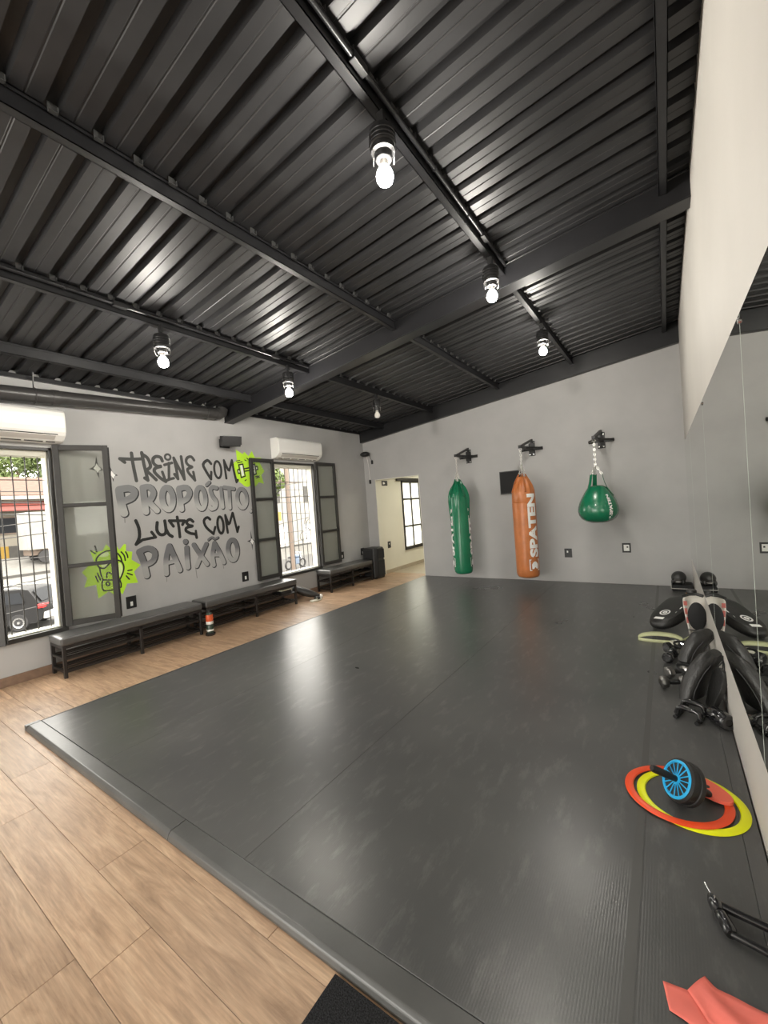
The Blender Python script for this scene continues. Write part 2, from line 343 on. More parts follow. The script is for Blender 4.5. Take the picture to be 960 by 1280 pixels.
STROKES={
'treine':[(0.039,[(2.224,2.211),(2.357,2.212),(2.477,2.224)]),(0.038,[(2.224,2.211),(2.272,2.172)]),(0.04,[(2.472,2.298),(2.487,2.155),(2.518,1.964)]),(0.04,[(2.518,1.964),(2.484,1.99)]),(0.039,[(2.355,2.285),(2.357,2.245),(2.36,2.188),(2.365,2.129),(2.372,2.067),(2.38,2.003),(2.386,1.957)]),(0.04,[(2.471,2.282),(2.487,2.273),(2.51,2.259),(2.529,2.243),(2.542,2.223),(2.551,2.201),(2.557,2.18),(2.562,2.161),(2.563,2.143),(2.559,2.126),(2.545,2.111),(2.526,2.097),(2.517,2.082),(2.525,2.065),(2.545,2.047),(2.564,2.029),(2.583,2.008),(2.603,1.986),(2.618,1.97)]),(0.041,[(2.712,2.209),(2.708,2.221),(2.703,2.238),(2.694,2.252),(2.678,2.259),(2.658,2.263),(2.641,2.262),(2.625,2.255),(2.611,2.244),(2.601,2.231),(2.597,2.213),(2.597,2.194),(2.602,2.176),(2.612,2.162),(2.627,2.15),(2.642,2.142),(2.657,2.139),(2.673,2.14),(2.685,2.142)]),(0.041,[(2.684,2.136),(2.667,2.132),(2.643,2.126),(2.624,2.117),(2.612,2.106),(2.604,2.093),(2.602,2.079),(2.606,2.065),(2.616,2.051),(2.628,2.036),(2.643,2.02),(2.66,2.003),(2.678,1.987),(2.698,1.973),(2.72,1.959),(2.735,1.949)]),(0.035,[(2.735,1.949),(2.701,2.07)]),(0.027,[(2.821,2.265),(2.817,2.249),(2.807,2.236),(2.793,2.228),(2.777,2.227),(2.762,2.233),(2.752,2.245),(2.749,2.261),(2.752,2.276),(2.762,2.289),(2.777,2.297),(2.793,2.298),(2.807,2.292),(2.817,2.28),(2.821,2.265)]),(0.035,[(2.735,2.16),(2.792,2.179),(2.833,2.19)]),(0.035,[(2.793,2.185),(2.779,1.989)]),(0.035,[(2.747,1.963),(2.799,1.983),(2.84,1.993)]),(0.038,[(2.861,2.256),(2.884,2.115),(2.896,1.985),(2.855,2.044)]),(0.038,[(2.861,2.256),(2.925,2.116),(2.982,1.98)]),(0.039,[(2.961,2.278),(2.973,2.129),(2.982,1.986)]),(0.038,[(3.137,2.241),(3.128,2.255),(3.115,2.273),(3.1,2.284),(3.082,2.285),(3.061,2.278),(3.045,2.268),(3.034,2.253),(3.026,2.235),(3.024,2.216),(3.028,2.2),(3.038,2.184),(3.05,2.171),(3.068,2.161),(3.088,2.154),(3.102,2.149)]),(0.038,[(3.095,2.143),(3.077,2.136),(3.053,2.127),(3.036,2.115),(3.034,2.1),(3.039,2.082),(3.048,2.065),(3.06,2.048),(3.076,2.031),(3.091,2.014),(3.105,1.997),(3.118,1.981),(3.128,1.97)]),(0.036,[(3.128,1.97),(3.114,2.079)])],
'com1':[(0.04,[(3.384,2.203),(3.371,2.218),(3.354,2.239),(3.334,2.248),(3.308,2.237),(3.28,2.214),(3.264,2.188),(3.267,2.161),(3.282,2.13),(3.299,2.097),(3.321,2.058),(3.347,2.017),(3.365,1.988)]),(0.037,[(3.365,1.988),(3.378,2.086)]),(0.034,[(3.536,2.124),(3.534,2.09),(3.529,2.059),(3.519,2.033),(3.506,2.014),(3.491,2.004),(3.476,2.004),(3.461,2.014),(3.448,2.032),(3.437,2.057),(3.43,2.088),(3.427,2.121),(3.428,2.154),(3.434,2.185),(3.443,2.211),(3.456,2.23),(3.47,2.24),(3.486,2.241),(3.501,2.232),(3.515,2.214),(3.525,2.189),(3.533,2.158),(3.536,2.124)]),(0.036,[(3.609,2.002),(3.6,2.113),(3.591,2.261)]),(0.036,[(3.591,2.261),(3.648,2.125),(3.668,2.117),(3.72,2.259)]),(0.037,[(3.724,2.268),(3.743,2.117),(3.774,1.948),(3.8,1.979)])],
'proposito':[(0.087,[(2.189,1.844),(2.19,1.815),(2.192,1.773),(2.197,1.727),(2.204,1.674),(2.214,1.618),(2.221,1.578)]),(0.079,[(2.192,1.854),(2.219,1.86),(2.258,1.867),(2.292,1.869),(2.318,1.86),(2.34,1.845),(2.352,1.827),(2.351,1.805),(2.339,1.781),(2.322,1.76),(2.295,1.743),(2.262,1.73),(2.238,1.721)]),(0.077,[(2.453,1.857),(2.454,1.825),(2.455,1.779),(2.457,1.73),(2.459,1.676),(2.463,1.62),(2.465,1.581)]),(0.07,[(2.449,1.873),(2.471,1.879),(2.5,1.885),(2.527,1.883),(2.547,1.868),(2.563,1.844),(2.571,1.818),(2.567,1.793),(2.556,1.766),(2.542,1.743),(2.523,1.727),(2.502,1.715),(2.487,1.708)]),(0.07,[(2.498,1.718),(2.513,1.697),(2.535,1.667),(2.555,1.641),(2.572,1.62),(2.587,1.602),(2.598,1.59)]),(0.074,[(2.809,1.733),(2.807,1.694),(2.798,1.657),(2.785,1.628),(2.769,1.607),(2.75,1.597),(2.73,1.598),(2.712,1.61),(2.695,1.632),(2.683,1.662),(2.675,1.698),(2.672,1.737),(2.675,1.775),(2.683,1.811),(2.695,1.84),(2.712,1.861),(2.73,1.872),(2.75,1.872),(2.769,1.861),(2.785,1.839),(2.798,1.809),(2.807,1.773),(2.809,1.733)]),(0.07,[(2.891,1.849),(2.894,1.815),(2.898,1.766),(2.902,1.718),(2.906,1.67),(2.91,1.623),(2.912,1.59)]),(0.073,[(2.901,1.862),(2.926,1.867),(2.962,1.875),(2.993,1.874),(3.014,1.859),(3.031,1.835),(3.038,1.81),(3.032,1.782),(3.017,1.753),(2.996,1.728),(2.968,1.708),(2.935,1.693),(2.912,1.683)]),(0.065,[(3.258,1.727),(3.255,1.686),(3.247,1.648),(3.234,1.617),(3.218,1.595),(3.2,1.584),(3.181,1.585),(3.163,1.597),(3.147,1.621),(3.135,1.652),(3.127,1.69),(3.124,1.731),(3.127,1.772),(3.134,1.809),(3.147,1.84),(3.163,1.862),(3.181,1.874),(3.2,1.874),(3.218,1.862),(3.234,1.839),(3.247,1.807),(3.255,1.769),(3.258,1.727)]),(0.044,[(3.29,1.908),(3.334,1.945)]),(0.057,[(3.437,1.865),(3.422,1.87),(3.401,1.877),(3.382,1.878),(3.365,1.871),(3.35,1.857),(3.342,1.839),(3.344,1.815),(3.353,1.787),(3.364,1.758),(3.382,1.731),(3.403,1.703),(3.416,1.676),(3.417,1.647),(3.411,1.618),(3.399,1.596),(3.381,1.583),(3.359,1.576),(3.341,1.574),(3.33,1.58),(3.322,1.591),(3.317,1.6)]),(0.053,[(3.508,1.864),(3.512,1.728),(3.515,1.591)]),(0.054,[(3.64,1.857),(3.636,1.725),(3.631,1.575)]),(0.054,[(3.563,1.875),(3.719,1.852)]),(0.061,[(3.931,1.706),(3.928,1.666),(3.918,1.629),(3.902,1.6),(3.882,1.579),(3.859,1.568),(3.835,1.569),(3.812,1.582),(3.792,1.604),(3.777,1.635),(3.767,1.671),(3.764,1.71),(3.767,1.749),(3.777,1.785),(3.792,1.815),(3.812,1.836),(3.834,1.847),(3.858,1.847),(3.881,1.835),(3.902,1.813),(3.918,1.783),(3.928,1.746),(3.931,1.706)]),(0.054,[(3.98,1.522),(3.988,1.511)])],
'lute':[(0.038,[(2.342,1.48),(2.35,1.457),(2.361,1.423),(2.369,1.388),(2.372,1.352),(2.372,1.315),(2.367,1.28),(2.354,1.248),(2.337,1.219),(2.325,1.2)]),(0.035,[(2.325,1.2),(2.401,1.245),(2.489,1.254),(2.556,1.26),(2.512,1.328)]),(0.04,[(2.588,1.439),(2.584,1.415),(2.578,1.382),(2.577,1.351),(2.583,1.327),(2.595,1.305),(2.609,1.29),(2.626,1.283),(2.647,1.282),(2.664,1.287),(2.675,1.295),(2.684,1.309),(2.688,1.332),(2.688,1.371),(2.685,1.419),(2.682,1.453)]),(0.04,[(2.69,1.351),(2.697,1.331),(2.708,1.304),(2.72,1.281),(2.734,1.266),(2.75,1.256),(2.761,1.248)]),(0.038,[(2.739,1.451),(2.939,1.437)]),(0.037,[(2.739,1.451),(2.787,1.376)]),(0.038,[(2.844,1.492),(2.857,1.355),(2.86,1.233)]),(0.038,[(2.939,1.437),(2.907,1.388)]),(0.039,[(3.055,1.418),(3.044,1.428),(3.029,1.443),(3.013,1.45),(2.994,1.445),(2.974,1.432),(2.963,1.419),(2.965,1.404),(2.976,1.389),(2.99,1.376),(3.007,1.368),(3.026,1.364),(3.04,1.36)]),(0.039,[(3.033,1.355),(3.012,1.353),(2.982,1.35),(2.96,1.344),(2.949,1.333),(2.945,1.319),(2.948,1.305),(2.962,1.291),(2.985,1.276),(3.008,1.264),(3.031,1.258),(3.055,1.253),(3.074,1.246),(3.083,1.231),(3.086,1.213),(3.088,1.2)]),(0.033,[(3.088,1.2),(3.083,1.29)])],
'com2':[(0.038,[(3.303,1.43),(3.293,1.44),(3.279,1.454),(3.263,1.459),(3.244,1.453),(3.223,1.438),(3.211,1.418),(3.211,1.391),(3.221,1.357),(3.239,1.324),(3.27,1.288),(3.31,1.252),(3.339,1.226)]),(0.036,[(3.339,1.226),(3.373,1.317)]),(0.039,[(3.504,1.335),(3.503,1.301),(3.499,1.271),(3.49,1.246),(3.479,1.229),(3.467,1.221),(3.454,1.222),(3.441,1.233),(3.429,1.252),(3.42,1.278),(3.414,1.309),(3.411,1.342),(3.412,1.375),(3.417,1.405),(3.425,1.43),(3.436,1.447),(3.448,1.456),(3.461,1.455),(3.474,1.445),(3.486,1.426),(3.495,1.4),(3.502,1.368),(3.504,1.335)]),(0.037,[(3.564,1.223),(3.553,1.337),(3.544,1.473)]),(0.037,[(3.544,1.473),(3.589,1.341),(3.609,1.355),(3.665,1.497)]),(0.038,[(3.671,1.496),(3.699,1.351),(3.724,1.218),(3.753,1.289)])],
'paixao':[(0.071,[(2.351,1.102),(2.361,1.072),(2.376,1.028),(2.389,0.98),(2.399,0.921),(2.408,0.857),(2.415,0.812)]),(0.067,[(2.352,1.111),(2.379,1.121),(2.417,1.135),(2.453,1.139),(2.484,1.127),(2.512,1.105),(2.528,1.078),(2.53,1.046),(2.52,1.01),(2.503,0.98),(2.475,0.962),(2.441,0.951),(2.416,0.944)]),(0.064,[(2.708,1.13),(2.694,1.091),(2.675,1.035),(2.66,0.975),(2.653,0.91),(2.651,0.841),(2.651,0.793)]),(0.065,[(2.713,1.134),(2.73,1.088),(2.753,1.022),(2.776,0.958),(2.795,0.901),(2.813,0.847),(2.826,0.81)]),(0.049,[(2.663,0.923),(2.779,0.934)]),(0.065,[(2.925,1.167),(2.929,1.163)]),(0.065,[(2.936,1.082),(2.932,0.935),(2.935,0.826)]),(0.059,[(3.037,1.11),(3.108,0.983),(3.209,0.825)]),(0.059,[(3.217,1.098),(3.145,0.978),(3.057,0.823)]),(0.06,[(3.335,1.092),(3.324,1.05),(3.308,0.99),(3.297,0.933),(3.297,0.881),(3.302,0.832),(3.306,0.797)]),(0.061,[(3.338,1.098),(3.356,1.065),(3.381,1.017),(3.406,0.967),(3.429,0.91),(3.451,0.851),(3.467,0.809)]),(0.045,[(3.318,0.936),(3.398,0.924)]),(0.029,[(3.253,1.154),(3.267,1.163),(3.286,1.175),(3.305,1.181),(3.321,1.175),(3.335,1.163),(3.35,1.155),(3.368,1.158),(3.386,1.165),(3.399,1.171)]),(0.068,[(3.699,0.955),(3.695,0.914),(3.684,0.878),(3.668,0.848),(3.649,0.828),(3.627,0.82),(3.605,0.823),(3.584,0.838),(3.566,0.863),(3.553,0.896),(3.545,0.935),(3.543,0.976),(3.548,1.016),(3.558,1.052),(3.573,1.082),(3.593,1.102),(3.614,1.111),(3.636,1.109),(3.657,1.095),(3.675,1.07),(3.689,1.037),(3.697,0.997),(3.699,0.955)])],
'drip':[(0.006,[(2.226,1.514),(2.225,1.466)]),(0.007,[(2.652,0.759),(2.649,0.689)]),(0.008,[(2.224,1.522),(2.222,1.466)]),(0.009,[(3.042,0.793),(3.049,0.663)]),(0.009,[(3.448,0.787),(3.456,0.723)])],
'icon1':[(0.016,[(1.896,1.044),(1.897,1.057),(1.9,1.077),(1.907,1.096),(1.92,1.113),(1.938,1.129),(1.958,1.143),(1.979,1.153),(2.003,1.161),(2.027,1.163),(2.052,1.159),(2.078,1.149),(2.101,1.136),(2.119,1.119),(2.133,1.099),(2.144,1.078),(2.15,1.057),(2.154,1.035),(2.155,1.02)]),(0.016,[(1.896,1.044),(1.903,1.029),(1.913,1.01),(1.925,0.993),(1.938,0.983),(1.953,0.976),(1.968,0.973),(1.981,0.978),(1.993,0.988),(2.003,0.997),(2.012,1.004),(2.019,1.011),(2.023,1.015)]),(0.017,[(2.106,1.049),(2.12,1.041),(2.139,1.03),(2.155,1.016),(2.164,1.0),(2.169,0.981),(2.172,0.961),(2.17,0.94),(2.165,0.917),(2.158,0.894),(2.144,0.865),(2.128,0.835),(2.116,0.815)]),(0.015,[(1.926,0.989),(1.928,0.97),(1.931,0.943),(1.934,0.916),(1.939,0.89),(1.945,0.865),(1.95,0.847)]),(0.015,[(1.99,0.868),(1.99,0.882),(1.992,0.9),(1.995,0.914),(2.001,0.92),(2.008,0.92),(2.016,0.919),(2.024,0.913),(2.032,0.904),(2.037,0.898)]),(0.015,[(2.041,1.051),(2.053,1.043),(2.07,1.033),(2.085,1.027),(2.096,1.029),(2.104,1.035),(2.11,1.04)]),(0.015,[(1.95,0.847),(1.938,0.815),(1.936,0.761),(1.951,0.724),(2.024,0.717),(2.126,0.73),(2.13,0.769),(2.12,0.814),(1.95,0.847)]),(0.015,[(2.014,0.792),(2.011,0.781),(2.005,0.774),(1.996,0.773),(1.987,0.778),(1.98,0.787),(1.978,0.799),(1.98,0.809),(1.987,0.816),(1.996,0.817),(2.005,0.813),(2.011,0.803),(2.014,0.792)]),(0.015,[(2.156,1.133),(2.164,1.123),(2.175,1.107),(2.184,1.09),(2.189,1.068),(2.191,1.045),(2.192,1.028)]),(0.015,[(2.203,1.127),(2.207,1.118),(2.212,1.106),(2.217,1.094),(2.22,1.081),(2.221,1.068),(2.222,1.058)]),(0.015,[(2.211,0.906),(2.256,0.907)]),(0.015,[(2.204,0.877),(2.255,0.848)]),(0.015,[(2.19,0.849),(2.219,0.804)]),(0.014,[(1.882,0.901),(1.902,0.835)]),(0.015,[(1.902,0.93),(1.926,0.851)]),(0.014,[(1.856,1.186),(1.9,1.147)]),(0.015,[(1.899,1.234),(1.912,1.166)])],
'icon2':[(0.02,[(3.836,2.206),(3.909,2.221),(3.935,2.039),(3.862,2.017),(3.836,2.206)]),(0.02,[(3.84,2.142),(3.811,2.129),(3.82,2.077),(3.854,2.086)]),(0.02,[(3.921,2.149),(4.097,2.183)]),(0.02,[(3.928,2.112),(4.103,2.142)]),(0.02,[(4.079,2.208),(4.127,2.231),(4.143,2.076),(4.096,2.062),(4.079,2.208)]),(0.02,[(4.133,2.189),(4.175,2.199),(4.177,2.148),(4.143,2.139)]),(0.014,[(3.799,2.261),(3.861,2.272)]),(0.014,[(3.815,2.233),(3.902,2.254)]),(0.014,[(3.948,2.284),(3.976,2.273)]),(0.014,[(3.99,2.315),(4.008,2.296)]),(0.014,[(3.924,1.969),(3.95,1.986)]),(0.014,[(4.118,2.034),(4.196,2.048)]),(0.014,[(4.132,2.013),(4.2,2.026)]),(0.011,[(4.145,2.047),(4.163,2.017)]),(0.011,[(4.171,2.051),(4.189,2.022)])],
}
POLYS={
'star_line':[[(1.984,2.234),(1.998,2.121),(2.051,2.071),(2.001,2.065),(1.997,1.979),(1.968,2.067),(1.901,2.079),(1.965,2.122)],[(2.115,2.118),(2.14,2.045),(2.191,2.017),(2.146,2.005),(2.139,1.935),(2.121,2.008),(2.078,2.031),(2.116,2.048)],[(3.954,1.223),(3.978,1.076),(4.047,1.045),(3.979,1.026),(3.964,0.91),(3.953,1.028),(3.883,1.061),(3.951,1.078)]],
'star_fill':[[(1.981,2.149),(1.999,2.111),(2.024,2.083),(2.001,2.066),(1.987,2.037),(1.97,2.069),(1.946,2.09),(1.968,2.114)],[(2.124,2.073),(2.142,2.042),(2.166,2.019),(2.148,2.003),(2.138,1.977),(2.123,2.006),(2.104,2.027),(2.118,2.045)],[(3.965,1.098),(3.983,1.068),(4.009,1.046),(3.984,1.027),(3.969,0.998),(3.954,1.03),(3.932,1.052),(3.952,1.07)]],
'burst1':[[(2.138,1.157),(2.194,1.22),(2.216,1.213),(2.206,1.135),(2.276,1.12),(2.261,1.026),(2.355,0.952),(2.276,0.882),(2.312,0.746),(2.192,0.759),(2.136,0.644),(2.093,0.707),(2.043,0.666),(2.001,0.71),(1.893,0.652),(1.881,0.808),(1.769,0.798),(1.803,0.895),(1.758,0.964),(1.823,1.026),(1.879,1.059),(1.848,1.195),(1.923,1.167),(1.971,1.171),(2.011,1.241),(2.058,1.172),(2.101,1.239)]],
'burst1_light':[[(2.158,0.924),(2.156,0.893),(2.15,0.867),(2.141,0.851),(2.131,0.846),(2.121,0.855),(2.112,0.874),(2.107,0.902),(2.105,0.933),(2.107,0.964),(2.113,0.99),(2.121,1.006),(2.131,1.011),(2.141,1.003),(2.15,0.984),(2.156,0.956),(2.158,0.924)],[(1.926,1.11),(1.966,1.146),(2.026,1.151),(2.022,1.104),(1.97,1.099)],[(1.942,1.028),(2.009,1.022),(1.987,0.983),(1.951,0.993)]],
'burst2':[[(3.805,2.433),(3.918,2.372),(3.955,2.407),(4.022,2.346),(4.09,2.429),(4.141,2.328),(4.26,2.334),(4.221,2.256),(4.303,2.122),(4.239,2.061),(4.274,1.925),(4.177,1.95),(4.114,1.883),(4.062,1.916),(3.969,1.875),(3.912,1.887),(3.867,1.924),(3.8,1.964),(3.754,2.115),(3.75,2.227),(3.812,2.273)]],
'burst2_light':[[(3.859,2.195),(3.898,2.205),(3.917,2.051),(3.878,2.038)],[(4.095,2.217),(4.116,2.226),(4.129,2.092),(4.107,2.079)],[(3.824,2.117),(3.838,2.122),(3.843,2.089),(3.827,2.085)],[(4.142,2.177),(4.163,2.182),(4.165,2.156),(4.147,2.152)]],
}

# ================================================================ the room
XL, XR, YB, YR = -5.2, 0.245, 6.93, -2.3                 # left wall, right wall, far wall, wall behind the viewer
def roofz(x): return 3.0 + 0.115*(x + 5.22)
Wn = [(0.64, 1.575), (4.475, 5.415)]; WZ = (0.435, 2.285)  # window openings along the left wall

# floor: planks laid along x on a slab
floor = setting(link('floor', MB().box((XL-.2, YR-.2, -.12), (XR+.2, 7.25, -.006)), M['base']))
plank_me = None; pl_w, pl_l = .19, 1.2
row = 0; y = -2.19
def in_sight(x0, y0): return (y0 > -.75) and (y0 < .9 or x0 < -3.9)
while y < 7.15:
    off = [0, .45, .8, .25, .62, 1.0, .12][row % 7]; x = XL + .003 - off
    while x < XR:
        a = max(x, XL+.002); b = min(x + pl_l, XR-.002)
        if y > .95: b = min(b, -3.6)
        if b - a > .05 and in_sight(a, y):
            full = abs(b - a - pl_l) < .001
            if full and plank_me:
                o = bpy.data.objects.new('plank', plank_me); C.objects.link(o); o.parent = floor; o.location = ((a+b)/2, y+pl_w/2, 0)
            else:
                L2 = (b-a)/2 - .0008
                o = link('plank', MB().box((-L2, -pl_w/2+.0008, -.006), (L2, pl_w/2-.0008, 0)), M['wood'], bevel=.0008, seg=1)
                o.parent = floor; o.location = ((a+b)/2, y+pl_w/2, 0)
                if full: plank_me = o.data
        x += pl_l
    y += pl_w; row += 1
link('plank_underlay', MB().box((XL, YR, -.006), (XR, -.86, -.0005)), M['wood'], floor)
setting(link('floor_hall', MB().box((-5.4, 7.26, -.12), (-1.4, 11.2, -.001)), M['tile']))

def wall_grid(mb, x0, x1, ys, zs, holes):
    for i in range(len(ys)-1):
        for j in range(len(zs)-1):
            cy, cz = (ys[i]+ys[i+1])/2, (zs[j]+zs[j+1])/2
            if not any(h[0] < cy < h[1] and h[2] < cz < h[3] for h in holes):
                mb.box((x0, ys[i], zs[j]), (x1, ys[i+1], zs[j+1]))
    return mb
holes = [(a, b, WZ[0], WZ[1]) for a, b in Wn]
wl = setting(link('wall_left', wall_grid(MB(), XL-.16, XL, [YR, Wn[0][0], Wn[0][1], Wn[1][0], Wn[1][1], YB+.16], [-.1, WZ[0], WZ[1], 3.03], holes), M['wall_grey']))
DX0, DX1, DZ = -4.945, -3.905, 1.99
mb = MB()
mb.box((XL-.16, YB, -.1), (DX0, YB+.16, 3.7)).box((DX0, YB, DZ), (DX1, YB+.16, 3.7)).box((DX1, YB, -.1), (XR+.16, YB+.16, 3.7))
wb = setting(link('wall_back', mb, M['wall_grey']))
wr = setting(link('wall_right', MB().box((XR, YR, -.1), (XR+.16, YB+.16, 3.72)), M['wall_white']))
setting(link('wall_rear', MB().box((XL-.16, YR-.16, -.1), (-4.3, YR, 3.72)).box((-4.3, YR-.16, 2.35), (-1.1, YR, 3.72)).box((-1.1, YR-.16, -.1), (XR+.16, YR, 3.72)), M['wall_grey']))  # opening added to let sky light in from behind
setting(link('added_doorway', MB().box((-4.3, YR-.12, 0), (-4.25, YR-.02, 2.35)).box((-1.15, YR-.12, 0), (-1.1, YR-.02, 2.35)).box((-4.3, YR-.12, 2.30), (-1.1, YR-.02, 2.35)), M['frame']))  # frame of the added doorway, unseen, there to light the room
setting(link('baseboard_left', MB().box((XL, YR, 0), (XL+.014, YB, .09)), M['base'], bevel=.003))
# hall beyond the doorway
HX = -4.95; hw = (7.93, 9.25, .40, 1.99)
setting(link('wall_hall_left', wall_grid(MB(), HX-.2, HX, [YB+.16, hw[0], hw[1], 11.2], [-.1, hw[2], hw[3], 2.75], [hw]), M['hall_white']))
setting(link('wall_hall_far', MB().box((-5.15, 11.2, -.1), (-1.4, 11.35, 2.75)), M['hall_white']))
setting(link('wall_hall_right', MB().box((-1.5, YB+.16, -.1), (-1.4, 11.2, 2.75)), M['hall_white']))
setting(link('ceiling_hall', MB().box((-5.15, YB+.16, 2.6), (-1.4, 11.35, 2.75)), M['hall_white']))
setting(link('trim_1', MB().box((DX0-.0, YB+.001, 0), (DX0+.012, YB+.159, DZ)).box((DX1-.012, YB+.001, 0.0), (DX1, YB+.159, DZ)).box((DX0, YB+.001, DZ-.012), (DX1, YB+.159, DZ)), M['hall_white']))
setting(link('baseboard_hall', MB().box((HX, YB+.17, 0), (HX+.012, 11.2, .075)), M['tile']))
w3 = setting(link('window_3', MB().box((HX-.09, hw[0], hw[2]), (HX+.02, hw[0]+.05, hw[3])).box((HX-.09, hw[1]-.05, hw[2]), (HX+.02, hw[1], hw[3]))
    .box((HX-.09, hw[0], hw[3]-.05), (HX+.02, hw[1], hw[3])).box((HX-.09, hw[0], hw[2]), (HX+.03, hw[1], hw[2]+.07)), M['frame'], bevel=.003))
link('track', MB().box((HX, hw[0]-.2, hw[3]-.01), (HX+.05, hw[1]+.2, hw[3]+.05)), M['frame'], w3)
pw = (hw[1]-hw[0]-.1)/3
for i in (1, 2): link('mullion', MB().box((HX-.06, hw[0]+.05+pw*i-.02, hw[2]+.07), (HX-.01, hw[0]+.05+pw*i+.02, hw[3]-.05)), M['frame'], w3)
for z in (.93, 1.56): link('glazing_bar', MB().box((HX-.055, hw[0]+.05, z-.02), (HX-.015, hw[1]-.05, z+.02)), M['frame'], w3)
for i in range(3):
    for a, b in ((hw[2]+.07, .91), (.95, 1.54), (1.58, hw[3]-.05)):
        link('pane', MB().box((HX-.038, hw[0]+.05+pw*i+.02*(i>0), a), (HX-.034, hw[0]+.05+pw*(i+1)-.02*(i<2), b)), M['frosted'], w3)

# ---------------------------------------------------------------- ceiling: slab, trapezoid sheets, purlins, beams
mb = MB(); x0, x1 = XL-.16, XR+.16
mb.add([(x0,YR-.16,roofz(x0)+.06),(x1,YR-.16,roofz(x1)+.06),(x1,YB+.16,roofz(x1)+.06),(x0,YB+.16,roofz(x0)+.06),
        (x0,YR-.16,roofz(x0)+.1),(x1,YR-.16,roofz(x1)+.1),(x1,YB+.16,roofz(x1)+.1),(x0,YB+.16,roofz(x0)+.1)], [(0,3,2,1),(4,5,6,7),(0,1,5,4),(1,2,6,5),(2,3,7,6),(3,0,4,7)])
ceil = setting(link('ceiling', mb, M['steel']))
P = .182
prof = [(0,0),(.044,0),(.048,.0035),(.054,.0035),(.058,0),(.116,0),(.124,.044),(.170,.044),(.178,0),(.182,0)]
def sheet_mesh(n):
    b = MB(); pts = []
    for i in range(n): pts += [(i*P + a, h) for a, h in prof[:-1]]
    pts.append((n*P + .012, 0))
    for a, h in pts: b.v += [(XL-.1, a, roofz(XL-.1)+h), (XR+.1, a, roofz(XR+.1)+h)]
    b.f = [(2*i, 2*i+1, 2*i+3, 2*i+2) for i in range(len(pts)-1)]; return b
rib0 = .777 - .148; start = rib0 - P*16; n = 0; me = None
while start + n*P*5 < YB:
    if me is None:
        o = link('roofing_sheet', sheet_mesh(5), M['roof']); me = o.data
    else:
        o = bpy.data.objects.new('roofing_sheet', me); C.objects.link(o)
    o.parent = ceil; o.location = (0, start + n*P*5, .0 + .0012*(n % 2)); n += 1
PX = [-4.575, -3.48, -2.222, -1.08, .088]; MB_Y = (3.645, 3.795)
for x in PX:
    for a, b in ((YR, MB_Y[0]), (MB_Y[1], YB-.09)):
        m_ = MB(); z0 = roofz(x)
        m_.box((x-.025, a, z0-.1), (x-.021, b, z0-.001)).box((x-.025, a, z0-.1), (x+.025, b, z0-.096)).box((x-.025, a, z0-.006), (x+.025, b, z0-.001))
        m_.box((x+.021, a, z0-.1), (x+.025, b, z0-.082)).box((x+.021, a, z0-.02), (x+.025, b, z0-.001)).box((x-.022, a, z0-.09), (x+.012, b, z0-.01))
        link('purlin', m_, M['steel'], ceil)
clip_me = None
for x in PX[1:4]:
    k = 0
    while rib0 + .148 + P*(k-4) < 6.7:
        yy = rib0 + .148 + P*(k-4); k += 1
        if yy < .2 or MB_Y[0]-.06 < yy < MB_Y[1]+.06: continue
        if clip_me is None:
            o = link('clip', MB().box((0, -.018, -.03), (.004, .018, .02)).box((0, -.018, -.03), (.024, .018, -.026)).box((.0, .014, -.03), (.024, .018, .0)), M['clip']); clip_me = o.data
        else:
            o = bpy.data.objects.new('clip', clip_me); C.objects.link(o)
        o.parent = ceil; o.location = (x+.0255, yy, roofz(x)+.006)
def slope_beam(mb, ya, yb, top, bot0, bot1=None, xa=XL, xb=XR):   # sloping box between the side walls
    bot1 = bot0 if bot1 is None else bot1
    v = [(xa,ya,roofz(xa)-bot0),(xb,ya,roofz(xb)-bot1),(xb,yb,roofz(xb)-bot1),(xa,yb,roofz(xa)-bot0),
         (xa,ya,roofz(xa)-top),(xb,ya,roofz(xb)-top),(xb,yb,roofz(xb)-top),(xa,yb,roofz(xa)-top)]
    return mb.add(v, [(0,3,2,1),(4,5,6,7),(0,1,5,4),(1,2,6,5),(2,3,7,6),(3,0,4,7)])
m_ = MB(); slope_beam(m_, MB_Y[0]+.008, MB_Y[1]-.008, .004, .196); slope_beam(m_, MB_Y[0], MB_Y[1], .190, .203); slope_beam(m_, MB_Y[0], MB_Y[1], .004, .02)
link('main_beam', m_, M['steel'], ceil, bevel=.003, seg=1)
m_ = MB(); slope_beam(m_, YB-.09, YB-.001, .004, .225, .285)
link('end_beam', m_, M['steel'], ceil, bevel=.004, seg=1)
m_ = MB(); slope_beam(m_, YR+.001, YR+.09, .004, .225, .285); link('end_beam', m_, M['steel'], ceil)

link('edge_angle', MB().box((XL+.0005, YR, 2.955), (XL+.03, YB-.1, 2.998)), M['steel'], ceil)
